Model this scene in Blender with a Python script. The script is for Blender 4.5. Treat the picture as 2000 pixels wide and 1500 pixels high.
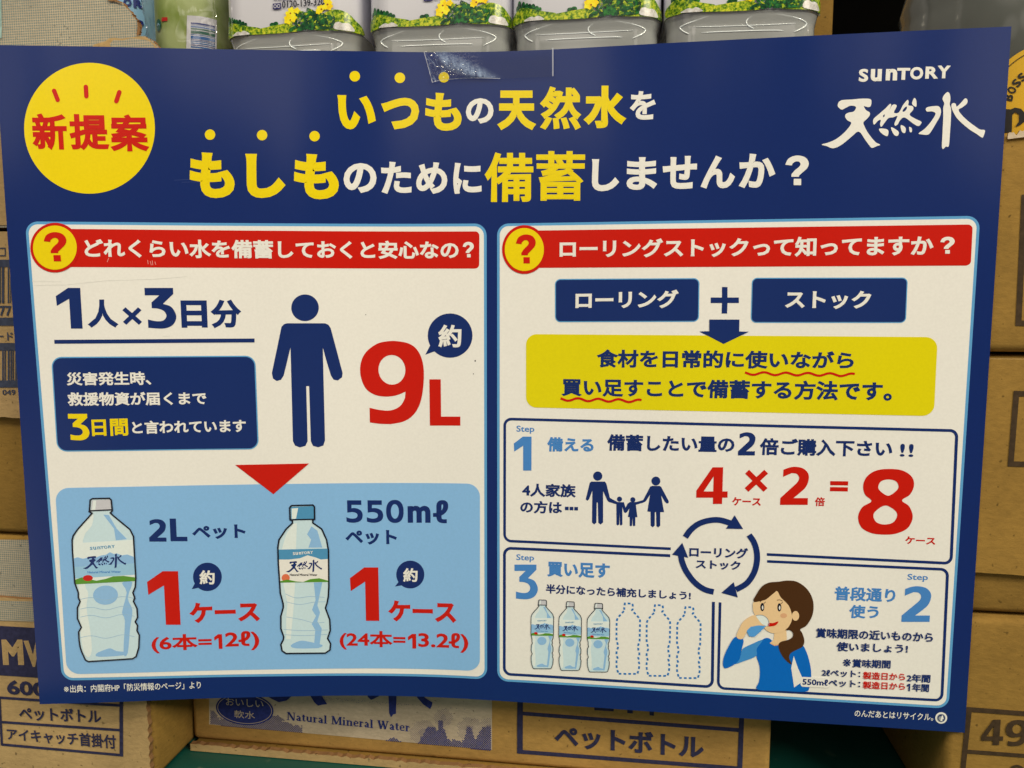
import bpy, bmesh, math, random
import numpy as np
from mathutils import Vector, Matrix
from mathutils.geometry import tessellate_polygon
for o in list(bpy.data.objects): bpy.data.objects.remove(o)
S = bpy.context.scene
COL = S.collection
random.seed(7)

# ------------------------------------------------------------------ camera
FPX, PITCH, YAW = 1550.0, 6.3, 8.0          # focal length in pixels of the 2000 px wide photo
cd = bpy.data.cameras.new('camera'); cam = bpy.data.objects.new('camera', cd); COL.objects.link(cam)
cd.sensor_width = 36; cd.sensor_fit = 'HORIZONTAL'; cd.lens = 36 * FPX / 2000
cd.clip_start = 0.01; cd.clip_end = 50
cam.rotation_euler = (math.radians(90 - PITCH), 0, math.radians(YAW))
S.camera = cam
# ------------------------------------------------------------------ world and lamps
W = bpy.data.worlds.new('World'); S.world = W; W.use_nodes = True
wn = W.node_tree.nodes; wl = W.node_tree.links
bg = wn['Background']
bg.inputs['Strength'].default_value = 1.0
tc = wn.new('ShaderNodeTexCoord'); nz = wn.new('ShaderNodeTexNoise')
nz.inputs['Scale'].default_value = 5.0; nz.inputs['Detail'].default_value = 3
wl.new(tc.outputs['Generated'], nz.inputs['Vector'])
acc = None
def glow(az, el, r_in, r_out, val):
    """a soft bright patch added for sheen and glints, standing in for the shop"""
    global acc
    az, el = math.radians(az), math.radians(el)
    d = wn.new('ShaderNodeVectorMath'); d.operation = 'DOT_PRODUCT'; wl.new(tc.outputs['Generated'], d.inputs[0])
    d.inputs[1].default_value = (math.sin(az) * math.cos(el), -math.cos(az) * math.cos(el), math.sin(el))
    m = wn.new('ShaderNodeMapRange'); m.interpolation_type = 'SMOOTHSTEP'; wl.new(d.outputs['Value'], m.inputs['Value'])
    m.inputs['From Min'].default_value = math.cos(math.radians(r_out)); m.inputs['From Max'].default_value = math.cos(math.radians(r_in)); m.inputs['To Max'].default_value = val
    if acc is None: acc = m.outputs[0]
    else:
        x = wn.new('ShaderNodeMath'); x.operation = 'MAXIMUM'; wl.new(acc, x.inputs[0]); wl.new(m.outputs[0], x.inputs[1]); acc = x.outputs[0]
glow(-5.5, 17, 3, 8, 1.15); glow(-20, 13, 4, 9, .8); glow(23, 15, 3, 10, .85); glow(95, 17, 2, 5, 9); glow(-95, 17, 2, 5, 9); glow(-30, -20, 6, 20, .55); glow(-20, 42, 8, 20, .9); glow(30, 60, 10, 45, .5)  # patches aimed to put sheen on the poster and streaks on bottle corners
lo = wn.new('ShaderNodeMapRange'); wl.new(nz.outputs['Fac'], lo.inputs['Value']); lo.inputs['From Min'].default_value = .3; lo.inputs['From Max'].default_value = .7
lo.inputs['To Min'].default_value = .06; lo.inputs['To Max'].default_value = .22
sm = wn.new('ShaderNodeMath'); sm.operation = 'ADD'; wl.new(acc, sm.inputs[0]); wl.new(lo.outputs[0], sm.inputs[1])
cm = wn.new('ShaderNodeVectorMath'); cm.operation = 'SCALE'; cm.inputs[0].default_value = (1.0, .90, .80); wl.new(sm.outputs[0], cm.inputs['Scale'])
wl.new(cm.outputs[0], bg.inputs['Color'])

def lamp(name, loc, target, sx, sy, power, col):
    l = bpy.data.lights.new(name, 'AREA'); l.shape = 'RECTANGLE'; l.size = sx; l.size_y = sy
    l.energy = power; l.color = col
    o = bpy.data.objects.new(name, l); COL.objects.link(o); o.location = loc
    d = Vector(target) - Vector(loc); o.rotation_euler = d.to_track_quat('-Z', 'Y').to_euler()
    return o
WARM = (1.0, 0.90, 0.665)
lamp('ceiling_tube_lamp', (-0.75, -0.75, 1.75), (0, 0.35, 0), 1.3, 0.10, 18, WARM)
lamp('ceiling_tube_lamp', (0.55, -1.25, 1.9), (0, 0.35, 0), 1.3, 0.10, 20, WARM)
lamp('ceiling_tube_lamp', (2.2, -1.2, 1.3), (0, 0.35, 0), 1.3, 0.12, 56, WARM)
S.view_settings.view_transform = 'Standard'; S.view_settings.look = 'None'
S.view_settings.exposure = 0.0; S.view_settings.gamma = 1.0
S.view_settings.use_curve_mapping = False
S.render.engine = 'CYCLES'
S.cycles.max_bounces = 10; S.cycles.transmission_bounces = 8; S.cycles.glossy_bounces = 4
S.cycles.caustics_reflective = False; S.cycles.caustics_refractive = False
S.cycles.use_denoising = True

# ------------------------------------------------------------------ materials
def lin(c):
    c = c / 255.0
    return c / 12.92 if c <= 0.04045 else ((c + 0.055) / 1.055) ** 2.4
ILL = (0.955, 0.863, 0.68)                  # the warm store light, as the white paper shows it
def alb(r, g, b):
    return tuple(min(0.9, max(0.002, lin(v) / e)) for v, e in zip((r, g, b), ILL)) + (1,)
def base_mat(name, col, rough=0.5, spec=0.5):
    m = bpy.data.materials.new(name); m.use_nodes = True
    p = m.node_tree.nodes['Principled BSDF']
    p.inputs['Base Color'].default_value = col; p.inputs['Roughness'].default_value = rough
    p.inputs['Specular IOR Level'].default_value = spec
    return m, p, m.node_tree.nodes, m.node_tree.links
def schlick(n, l, f0):
    """reflectance that is the same from both sides of a thin film"""
    w = n.new('ShaderNodeLayerWeight'); w.inputs['Blend'].default_value = .5
    q = n.new('ShaderNodeMath'); q.operation = 'POWER'; q.inputs[1].default_value = 4.0; l.new(w.outputs['Facing'], q.inputs[0])
    m = n.new('ShaderNodeMath'); m.operation = 'MULTIPLY_ADD'; m.inputs[1].default_value = .8; m.inputs[2].default_value = f0; l.new(q.outputs[0], m.inputs[0])
    return m
def print_mat(name, rgb, rough=0.17, spec=0.5):
    """ink on coated paper: tiny mottle in colour, very slight waviness of the coating"""
    col = alb(*rgb)
    m, p, n, l = base_mat(name, col, rough, spec)
    t = n.new('ShaderNodeTexCoord')
    a = n.new('ShaderNodeTexNoise'); a.inputs['Scale'].default_value = 900; a.inputs['Detail'].default_value = 2
    l.new(t.outputs['Object'], a.inputs['Vector'])
    r = n.new('ShaderNodeValToRGB')
    r.color_ramp.elements[0].position = 0.3; r.color_ramp.elements[1].position = 0.7
    r.color_ramp.elements[0].color = tuple(c * 0.975 for c in col[:3]) + (1,)
    r.color_ramp.elements[1].color = tuple(min(1, c * 1.02) for c in col[:3]) + (1,)
    l.new(a.outputs['Fac'], r.inputs['Fac']); l.new(r.outputs['Color'], p.inputs['Base Color'])
    b = n.new('ShaderNodeTexNoise'); mp = n.new('ShaderNodeMapping'); mp.inputs['Scale'].default_value = (1, 1, .35); l.new(t.outputs['Object'], mp.inputs['Vector'])
    b.inputs['Scale'].default_value = 11; b.inputs['Detail'].default_value = 1
    l.new(mp.outputs['Vector'], b.inputs['Vector'])
    bu = n.new('ShaderNodeBump'); bu.inputs['Strength'].default_value = 0.6; bu.inputs['Distance'].default_value = 0.010
    l.new(b.outputs['Fac'], bu.inputs['Height']); l.new(bu.outputs['Normal'], p.inputs['Normal'])
    return m
PM = {}
def P_(k, rgb, **kw): PM[k] = print_mat('ink_' + k, rgb, **kw)
P_('blue', (15, 38, 90)); P_('white', (231, 221, 199)); P_('yellow', (232, 200, 0)); P_('gold', (220, 200, 0))
P_('red', (196, 22, 4)); P_('navy', (20, 42, 92)); P_('border', (92, 152, 186)); P_('sky', (133, 176, 204))
P_('step_blue', (70, 126, 178)); P_('black', (22, 24, 34)); P_('bottle_pale', (198, 214, 222)); P_('bottle_light', (222, 224, 218))
P_('bottle_shade', (140, 178, 202)); P_('teal', (78, 140, 168)); P_('mist', (150, 188, 200)); P_('hill_green', (88, 140, 40))
P_('orange', (220, 110, 70)); P_('cap_grey', (196, 190, 182)); P_('hair', (72, 42, 16)); P_('skin', (230, 190, 134))
P_('skin_shade', (216, 160, 112)); P_('sweater', (0, 98, 172)); P_('sleeve', (62, 134, 184)); P_('water', (84, 150, 198))
P_('dash', (36, 112, 168)); P_('grey', (150, 148, 140)); P_('wave', (150, 180, 192)); P_('scuff', (226, 150, 130))
P_('crease', (225, 216, 194)); P_('sheen', (52, 66, 110))

def cardboard(name, rgb, halftone=None, pitch=0.0011):
    c = alb(*rgb)
    m, p, n, l = base_mat(name, c, 0.85, 0.2)
    t = n.new('ShaderNodeTexCoord')
    mp = n.new('ShaderNodeMapping'); mp.inputs['Scale'].default_value = (1, 1, 2.2)
    l.new(t.outputs['Object'], mp.inputs['Vector'])
    a = n.new('ShaderNodeTexNoise'); a.inputs['Scale'].default_value = 260; a.inputs['Detail'].default_value = 6; a.inputs['Roughness'].default_value = 0.7
    l.new(mp.outputs['Vector'], a.inputs['Vector'])
    b = n.new('ShaderNodeTexNoise'); b.inputs['Scale'].default_value = 26; b.inputs['Detail'].default_value = 4
    l.new(t.outputs['Object'], b.inputs['Vector'])
    ad = n.new('ShaderNodeMath'); ad.operation = 'ADD'
    l.new(a.outputs['Fac'], ad.inputs[0]); l.new(b.outputs['Fac'], ad.inputs[1])
    r = n.new('ShaderNodeValToRGB'); e = r.color_ramp.elements
    e[0].position = 0.72; e[1].position = 1.28
    e[0].color = tuple(x * 0.80 for x in c[:3]) + (1,); e[1].color = tuple(min(1, x * 1.16) for x in c[:3]) + (1,)
    ms = n.new('ShaderNodeMapRange'); ms.inputs['From Min'].default_value = 0.72; ms.inputs['From Max'].default_value = 1.28
    e[0].position = 0.0; e[1].position = 1.0
    l.new(ad.outputs[0], ms.inputs['Value']); l.new(ms.outputs[0], r.inputs['Fac'])
    # dark flecks in the recycled fibre
    v = n.new('ShaderNodeTexNoise'); v.inputs['Scale'].default_value = 420; v.inputs['Detail'].default_value = 1
    l.new(t.outputs['Object'], v.inputs['Vector'])
    fr = n.new('ShaderNodeMapRange'); fr.inputs['From Min'].default_value = 0.70; fr.inputs['From Max'].default_value = 0.78
    l.new(v.outputs['Fac'], fr.inputs['Value'])
    mx = n.new('ShaderNodeMix'); mx.data_type = 'RGBA'
    l.new(fr.outputs[0], mx.inputs[0]); l.new(r.outputs['Color'], mx.inputs[6])
    mx.inputs[7].default_value = tuple(x * 0.45 for x in c[:3]) + (1,)
    out = mx.outputs[2]
    if halftone:
        sp = n.new('ShaderNodeSeparateXYZ'); l.new(t.outputs['Object'], sp.inputs[0])
        k = math.pi / pitch
        def lincomb(sx, sz):
            q = n.new('ShaderNodeMath'); q.operation = 'MULTIPLY_ADD'; q.inputs[1].default_value = sz * k
            w = n.new('ShaderNodeMath'); w.operation = 'MULTIPLY'; w.inputs[1].default_value = sx * k
            l.new(sp.outputs[0], w.inputs[0]); l.new(sp.outputs[2], q.inputs[0]); l.new(w.outputs[0], q.inputs[2])
            s = n.new('ShaderNodeMath'); s.operation = 'SINE'; l.new(q.outputs[0], s.inputs[0]); return s
        s1 = lincomb(1, 1); s2 = lincomb(1, -1)
        mu = n.new('ShaderNodeMath'); mu.operation = 'MULTIPLY'; l.new(s1.outputs[0], mu.inputs[0]); l.new(s2.outputs[0], mu.inputs[1])
        g = n.new('ShaderNodeMapRange'); g.inputs['From Min'].default_value = -0.15; g.inputs['From Max'].default_value = 0.35
        l.new(mu.outputs[0], g.inputs['Value'])
        m2 = n.new('ShaderNodeMix'); m2.data_type = 'RGBA'
        l.new(g.outputs[0], m2.inputs[0]); l.new(out, m2.inputs[6]); m2.inputs[7].default_value = alb(*halftone)
        out = m2.outputs[2]
    l.new(out, p.inputs['Base Color'])
    bu = n.new('ShaderNodeBump'); bu.inputs['Strength'].default_value = 0.35; bu.inputs['Distance'].default_value = 0.0006
    l.new(a.outputs['Fac'], bu.inputs['Height']); l.new(bu.outputs['Normal'], p.inputs['Normal'])
    return m
def ink_on_board(name, rgb):
    c = alb(*rgb); m, p, n, l = base_mat(name, c, 0.8, 0.2)
    t = n.new('ShaderNodeTexCoord'); a = n.new('ShaderNodeTexNoise'); a.inputs['Scale'].default_value = 500; a.inputs['Detail'].default_value = 4
    l.new(t.outputs['Object'], a.inputs['Vector'])
    r = n.new('ShaderNodeValToRGB'); r.color_ramp.elements[0].position = 0.35; r.color_ramp.elements[1].position = 0.75
    r.color_ramp.elements[0].color = tuple(x * 0.8 for x in c[:3]) + (1,); r.color_ramp.elements[1].color = tuple(x * 1.25 for x in c[:3]) + (1,)
    l.new(a.outputs['Fac'], r.inputs['Fac']); l.new(r.outputs['Color'], p.inputs['Base Color'])
    return m
CM = dict(board=cardboard('brown_cardboard', (180, 145, 92)), half=cardboard('halftone_cardboard', (178, 158, 124), (122, 128, 114)),
          lightened_board=cardboard('lightened_cardboard', (176, 132, 66)), dark_board=cardboard('brown_cardboard_rough', (142, 106, 45)), pale=cardboard('pale_printed_cardboard', (190, 166, 132)),  # middle box board lightened to make up for the shade on it
          core=cardboard('torn_cardboard_core', (138, 98, 58)),
          ink=ink_on_board('navy_box_ink', (48, 46, 68)), box_blue=ink_on_board('blue_box_ink', (42, 50, 104)), brown=ink_on_board('brown_box_ink', (62, 46, 28)),
          slate=ink_on_board('slate_box_ink', (62, 66, 78)), mint=ink_on_board('mint_box_ink', (150, 170, 152)))
PM.update(CM)

# ------------------------------------------------------------------ object helpers
def thing(name, label, cat, loc=(0, 0, 0), group=None):
    o = bpy.data.objects.new(name, None); COL.objects.link(o); o.location = loc
    o.empty_display_size = 0.02
    tag(o, label, cat, group); return o
def tag(o, label, cat, group=None):
    o['label'] = label; o['category'] = cat
    if group: o['group'] = group
def link(name, me, parent=None, kind=None, label=None):
    o = bpy.data.objects.new(name, me); COL.objects.link(o)
    if parent is not None:
        o.parent = parent
        o.matrix_parent_inverse = world_of(parent).inverted()
    if kind: o['kind'] = kind
    if label: o['label'] = label
    return o
def world_of(o):
    m = Matrix.LocRotScale(o.location, o.rotation_euler, o.scale)
    return (world_of(o.parent) @ o.matrix_parent_inverse @ m) if o.parent else m

# ------------------------------------------------------------------ pixels of the photo to rays
def ray(px, py):
    px = np.asarray(px, float); py = np.asarray(py, float)
    x = (px - 1000) / FPX; y = np.ones_like(x); z = -(py - 750) / FPX
    p = math.radians(PITCH); c, s = math.cos(p), math.sin(p)
    y, z = c * y + s * z, -s * y + c * z
    a = math.radians(YAW); c, s = math.cos(a), math.sin(a)
    return np.stack([c * x - s * y, s * x + c * y, z], -1)

class Poster:
    """a vertical sheet whose plan curve was measured from the photo (flat on the right, swung forward on the left)"""
    def __init__(s):
        X = [-.290, -.2662, -.2444, -.2225, -.2012, -.1789, -.1564, -.1337, -.1108, -.0876, -.0642, -.0408, -.0179, .0046, .0482, .0903, .1311, .1509, .18]
        Y = [.3150, .3194, .3238, .3283, .3331, .3377, .3419, .3461, .3498, .3526, .3540, .3543, .3542, .3541, .3539, .3538, .3538, .3538, .3538]
        x = np.linspace(-.290, .18, 2400); y = np.interp(x, X, Y)
        k = np.exp(-0.5 * (np.arange(-150, 151) / 55.) ** 2); k /= k.sum()
        y = np.convolve(np.pad(y, 150, mode='reflect', reflect_type='odd'), k, 'valid')
        u = np.concatenate([[0], np.cumsum(np.hypot(np.diff(x), np.diff(y)))])
        # break the curve so that no chord leaves it by more than 3 micrometres
        idx = [0]; i = 0
        while i < len(x) - 1:
            j = i + 1
            while j + 1 < len(x):
                n = j + 1; a = np.array([x[i], y[i]]); d = np.array([x[n], y[n]]) - a; L = np.hypot(*d)
                dev = np.abs((x[i:n] - a[0]) * d[1] - (y[i:n] - a[1]) * d[0]).max() / L
                if dev > 3e-6 or L > .03: break
                j = n
            idx.append(j); i = j
        s.x, s.y = x[idx], y[idx]
        s.u = np.concatenate([[0], np.cumsum(np.hypot(np.diff(s.x), np.diff(s.y)))])
        s.breaks = list(s.u)
        tx = np.gradient(x, u); ty = np.gradient(y, u)
        s.nx = np.interp(s.x, x, ty); s.ny = np.interp(s.x, x, -tx)
        s.az = np.arctan2(s.x, s.y)
    def px2uv(s, px, py):
        r = ray(px, py); az = np.arctan2(r[..., 0], r[..., 1])
        # exact hit on the chord
        i = np.clip(np.searchsorted(s.az, az) - 1, 0, len(s.az) - 2)
        ax, ay, bx, by = s.x[i], s.y[i], s.x[i + 1], s.y[i + 1]
        dx, dy = bx - ax, by - ay
        t = (r[..., 0] * ay - r[..., 1] * ax) / (r[..., 1] * dx - r[..., 0] * dy)
        qx, qy = ax + t * dx, ay + t * dy
        rho = np.hypot(qx, qy)
        return np.stack([s.u[i] + t * (s.u[i + 1] - s.u[i]), rho * r[..., 2] / np.hypot(r[..., 0], r[..., 1])], -1)
    def uv2pos(s, uv, h):
        u = uv[:, 0]; nx = np.interp(u, s.u, s.nx); ny = np.interp(u, s.u, s.ny)
        q = np.hypot(nx, ny); nx, ny = nx / q, ny / q
        p = np.stack([np.interp(u, s.u, s.x) + nx * h, np.interp(u, s.u, s.y) + ny * h, uv[:, 1]], -1)
        return p, np.stack([nx, ny, np.zeros_like(nx)], -1)
class Face:
    """a vertical flat face at y = Y looking towards the camera"""
    breaks = []
    def __init__(s, Y): s.Y = Y
    def px2uv(s, px, py):
        r = ray(px, py); k = s.Y / r[..., 1]
        return np.stack([r[..., 0] * k, r[..., 2] * k], -1)
    def uv2pos(s, uv, h):
        h = np.broadcast_to(h, (len(uv),))
        return np.stack([uv[:, 0], s.Y - h, uv[:, 1]], -1), np.tile([0, -1., 0], (len(uv), 1))
class BottleWrap:
    """front of a rounded square bottle: u runs round the outline, v upwards"""
    def __init__(s, c, a, r, rot=0.0):
        s.c, s.a, s.r, s.rot = c, a, r, rot
        f = a - r; L = r * math.pi / 2
        s.f, s.L = f, L
        s.breaks = [k * (f + L * i / 8) for k in (-1, 1) for i in range(9)]
    def uv2pos(s, uv, h):
        u, v = uv[:, 0], uv[:, 1]; sg = np.sign(u); w = np.abs(u)
        th = np.clip((w - s.f) / s.r, 0, math.pi / 2)
        ex = np.maximum(w - s.f - s.L, 0)
        x = np.minimum(w, s.f) + s.r * np.sin(th); y = -s.a + s.r * (1 - np.cos(th)) + ex
        nx, ny = np.sin(th), -np.cos(th)
        x, nx = x * sg, nx * sg
        x, y = x + nx * h, y + ny * h
        c, q = math.cos(s.rot), math.sin(s.rot)
        return (np.stack([s.c[0] + c * x - q * y, s.c[1] + q * x + c * y, s.c[2] + v], -1),
                np.stack([c * nx - q * ny, q * nx + c * ny, 0 * nx], -1))

LAY = 9e-5
class Part:
    """collects flat shapes on a surface (u, v, layer height) and links them as ONE mesh object"""
    def __init__(s, surf): s.sf = surf; s.bms = []; s.mats = []
    def mi(s, m):
        if m not in s.mats: s.mats.append(m)
        return s.mats.index(m)
    def faces(s, uv, faces, mat, lay, jit=None):
        """faces: index tuples into uv; jit: height offset per face (makes vertices unshared)"""
        k = s.mi(mat); bm = bmesh.new()
        if jit is None:
            h = lay * LAY - random.random() * 2e-5
            vs = [bm.verts.new((p[0], p[1], h)) for p in uv]
            for f in faces:
                try: bm.faces.new([vs[i] for i in f]).material_index = k
                except ValueError: pass
        else:
            for f, j in zip(faces, jit):
                try: bm.faces.new([bm.verts.new((uv[i][0], uv[i][1], lay * LAY - j)) for i in f]).material_index = k
                except ValueError: pass
        us = [p[0] for p in uv]; lo, hi = min(us), max(us)
        for b in s.sf.breaks:
            if lo + 1e-6 < b < hi - 1e-6:
                bmesh.ops.bisect_plane(bm, geom=bm.verts[:] + bm.edges[:] + bm.faces[:], dist=1e-7, plane_co=(b, 0, 0), plane_no=(1, 0, 0))
        s.bms.append(bm)
    def poly(s, loops, mat, lay):
        loops = [np.asarray(l, float) for l in loops]
        tri = tessellate_polygon([[Vector((p[0], p[1], 0)) for p in l] for l in loops])
        uv = np.concatenate(loops)
        fs = []
        for t in tri:
            a, b, c = uv[t[0]], uv[t[1]], uv[t[2]]
            ar = (b[0] - a[0]) * (c[1] - a[1]) - (b[1] - a[1]) * (c[0] - a[0])
            if abs(ar) < 1e-14: continue
            fs.append(t if ar > 0 else (t[0], t[2], t[1]))
        s.faces(uv, fs, mat, lay)
    def pxpoly(s, pts, mat, lay, holes=()):
        s.poly([uvp(s.sf, pts)] + [uvp(s.sf, h) for h in holes], mat, lay)
    def stroke(s, pts, w, mat, lay, closed=False):
        p = np.asarray(pts, float); n = len(p)
        if closed: d0 = p - np.roll(p, 1, 0); d1 = np.roll(p, -1, 0) - p
        else:
            d = np.diff(p, axis=0); d0 = np.concatenate([d[:1], d]); d1 = np.concatenate([d, d[-1:]])
        d0 = d0 / (np.linalg.norm(d0, axis=1, keepdims=True) + 1e-12); d1 = d1 / (np.linalg.norm(d1, axis=1, keepdims=True) + 1e-12)
        n0 = np.stack([-d0[:, 1], d0[:, 0]], -1); n1 = np.stack([-d1[:, 1], d1[:, 0]], -1)
        m = n0 + n1; m /= np.maximum(1e-6, np.linalg.norm(m, axis=1, keepdims=True))
        k = 1 / np.maximum(0.4, (m * n0).sum(1, keepdims=True))
        w = np.broadcast_to(np.asarray(w, float), (n,))[:, None]
        L, R = p + m * k * w / 2, p - m * k * w / 2
        uv = np.concatenate([L, R]); fs = []
        for i in range(n if closed else n - 1):
            j = (i + 1) % n; fs.append((i, i + n, j + n, j))
        s.faces(uv, fs, mat, lay)
    def pxstroke(s, pts, wpx, mat, lay, closed=False):
        uv = uvp(s.sf, pts); c = np.mean(np.asarray(pts, float), 0)
        a = uvp(s.sf, [(c[0] - 10, c[1]), (c[0] + 10, c[1])]); k = np.linalg.norm(a[1] - a[0]) / 20
        s.stroke(uv, np.asarray(wpx, float) * k, mat, lay, closed)
    def build(s, name, parent=None, label=None):
        me = bpy.data.meshes.new(name); V = []; Fc = []; MI = []; o = 0
        for bm in s.bms:
            bm.verts.index_update()
            V += [v.co[:] for v in bm.verts]
            for f in bm.faces: Fc.append([v.index + o for v in f.verts]); MI.append(f.material_index)
            o += len(bm.verts); bm.free()
        V = np.array(V); pos, nor = s.sf.uv2pos(V[:, :2], V[:, 2])
        me.from_pydata(pos.tolist(), [], Fc)
        for m in s.mats: me.materials.append(PM[m] if isinstance(m, str) else m)
        me.polygons.foreach_set('material_index', MI)
        me.polygons.foreach_set('use_smooth', [True] * len(Fc))
        me.update()
        me.normals_split_custom_set_from_vertices(nor.tolist())
        s.bms = []
        return link(name, me, parent, label=label)
def uvp(sf, pts):
    a = np.asarray(pts, float); return sf.px2uv(a[:, 0], a[:, 1])

# ---------------------------------------------------------------- shapes
def ell(cx, cy, rx, ry=None, n=48, rot=0.0):
    ry = ry or rx; c, s = math.cos(rot), math.sin(rot); o = []
    for i in range(n):
        t = 2 * math.pi * i / n; x, y = rx * math.cos(t), ry * math.sin(t); o.append((cx + c * x - s * y, cy + s * x + c * y))
    return o
def round_path(pts, r, closed=False, n=7):
    p = [np.array(q, float) for q in pts]; o = []
    for i, q in enumerate(p):
        if not closed and i in (0, len(p) - 1): o.append(q); continue
        a, b = p[i - 1] - q, p[(i + 1) % len(p)] - q
        la, lb = np.linalg.norm(a), np.linalg.norm(b); k = min(r, la * .5, lb * .5)
        s, e = q + a / la * k, q + b / lb * k
        for j in range(n + 1):
            t = j / n; kk = 0.5523   # circle-like cubic
            c1, c2 = s + (q - s) * kk, e + (q - e) * kk
            o.append((1 - t) ** 3 * s + 3 * (1 - t) ** 2 * t * c1 + 3 * (1 - t) * t * t * c2 + t ** 3 * e)
    return o
def smooth(pts, n=5, closed=True):
    p = np.asarray(pts, float); N = len(p); o = []
    for i in range(N if closed else N - 1):
        if closed: a, b, c, d = p[i - 1], p[i], p[(i + 1) % N], p[(i + 2) % N]
        else: a, b, c, d = p[max(i - 1, 0)], p[i], p[i + 1], p[min(i + 2, N - 1)]
        for j in range(n):
            t = j / n
            o.append(.5 * ((2 * b) + (c - a) * t + (2 * a - 5 * b + 4 * c - d) * t * t + (3 * b - a - 3 * c + d) * t ** 3))
    if not closed: o.append(p[-1])
    return [tuple(q) for q in o]
class Z:
    """points read off an enlarged crop of the photo -> photo pixels"""
    def __init__(s, x0, y0, k): s.x0, s.y0, s.k = x0, y0, k
    def __call__(s, *pts): return [(s.x0 + p[0] / s.k, s.y0 + p[1] / s.k) for p in pts]

# ---------------------------------------------------------------- lettering
_fc = {}
def outline(text, w, res=3):
    """mesh of a text run in em units, emboldened outwards by w: verts, faces, jitter heights"""
    key = (text, w, res)
    if key in _fc: return _fc[key]
    c = bpy.data.curves.new('t', 'FONT'); c.body = text; c.resolution_u = res
    o = bpy.data.objects.new('t', c); COL.objects.link(o)
    bpy.context.view_layer.update()
    me = bpy.data.meshes.new_from_object(o.evaluated_get(bpy.context.evaluated_depsgraph_get()))
    v = np.array([q.co[:2] for q in me.vertices]).reshape(-1, 2)
    F = []
    for p in me.polygons:
        f = list(p.vertices); a = v[f]
        ar = np.sum(a[:, 0] * np.roll(a[:, 1], -1) - a[:, 1] * np.roll(a[:, 0], -1))
        if abs(ar) > 1e-12: F.append(f if ar > 0 else f[::-1])
    bpy.data.objects.remove(o); bpy.data.curves.remove(c); bpy.data.meshes.remove(me)
    V = [tuple(q) for q in v]; fs = [tuple(f) for f in F]; jit = [0.0] * len(fs)
    if w > 0:
        # weld by position, then find the outline
        wid = {}; rep = []
        for q in v: rep.append(wid.setdefault((round(q[0], 5), round(q[1], 5)), len(wid)))
        pos = [None] * len(wid)
        for q, r in zip(v, rep): pos[r] = q
        he = set()
        for f in F:
            for a, b in zip(f, f[1:] + f[:1]):
                if rep[a] != rep[b]: he.add((rep[a], rep[b]))
        bd = [(a, b) for a, b in he if (b, a) not in he]
        nxt = {}; prv = {}
        for a, b in bd: nxt.setdefault(a, []).append(b); prv.setdefault(b, []).append(a)
        off = {}
        def nrm(a, b):
            d = pos[b] - pos[a]; d = d / (np.hypot(*d) + 1e-12); return np.array([d[1], -d[0]])
        for a in nxt:
            if len(nxt[a]) != 1 or len(prv.get(a, [])) != 1: continue
            n0, n1 = nrm(prv[a][0], a), nrm(a, nxt[a][0]); m = n0 + n1; L = np.hypot(*m)
            if L < 0.35: continue
            m /= L; off[a] = m * w / max(0.62, float(m @ n0))
        for a, b in bd:
            n = nrm(a, b); oa = off.get(a, n * w); ob = off.get(b, n * w)
            i = len(V); V += [tuple(pos[a]), tuple(pos[a] + oa), tuple(pos[b] + ob), tuple(pos[b])]
            fs.append((i, i + 1, i + 2, i + 3)); jit.append(4e-6 + random.random() * 3.5e-5)
    r = (np.array(V), fs, jit); _fc[key] = r; return r
def fit(part, geo, uvq, mat, lay, slant=0.0):
    """stretch a run onto uv corners TL, TR, BR, BL"""
    V, fs, jit = geo
    lo, hi = V.min(0), V.max(0); q = (V - lo) / np.maximum(hi - lo, 1e-9)
    s, t = q[:, :1], q[:, 1:]
    TL, TR, BR, BL = [np.asarray(p) for p in uvq]
    uv = (BL * (1 - s) + BR * s) * (1 - t) + (TL * (1 - s) + TR * s) * t
    part.faces(uv, fs, mat, lay, jit)
def T(part, text, l, r, mat, lay, w=0.03, res=3):
    """l = (x, top, bottom) at the left end of the ink, r at the right end, in photo pixels"""
    c = uvp(part.sf, [(l[0], l[1]), (r[0], r[1]), (r[0], r[2]), (l[0], l[2]), (l[0], (l[1] + l[2]) / 2), (r[0], (r[1] + r[2]) / 2)])
    u0, u1 = c[4][0], c[5][0]
    fit(part, outline(text, w, res), [(u0, c[0][1]), (u1, c[1][1]), (u1, c[2][1]), (u0, c[3][1])], mat, lay)
def B(part, text, x0, y0, x1, y1, mat, lay, w=0.03, res=4): T(part, text, (x0, y0, y1), (x1, y0, y1), mat, lay, w, res)
def glyphpoly(loops):
    tri = tessellate_polygon([[Vector((p[0], p[1], 0)) for p in l] for l in loops]); v = np.array([p for l in loops for p in l], float)
    fs = []
    for t in tri:
        a, b, c = v[t[0]], v[t[1]], v[t[2]]; ar = (b[0] - a[0]) * (c[1] - a[1]) - (b[1] - a[1]) * (c[0] - a[0])
        if abs(ar) > 1e-12: fs.append(tuple(t) if ar > 0 else (t[0], t[2], t[1]))
    return v, fs, [0.0] * len(fs)
def flip(pts, y1): return [(x, y1 - y) for x, y in pts]
DG = {}
DG['1'] = [[(0, .80), (.51, 1), (1, 1), (1, 0), (.53, 0), (.53, .735), (.02, .56)]]
_9o = smooth([(663, 1232), (720, 1283), (790, 1285), (860, 1270), (915, 1235), (955, 1175), (977, 1090), (985, 985), (975, 905), (945, 845), (900, 812), (840, 799), (790, 797), (720, 810), (660, 850), (625, 900), (612, 965), (622, 1030), (650, 1082), (700, 1113), (760, 1122), (820, 1115)], 4)
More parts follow.
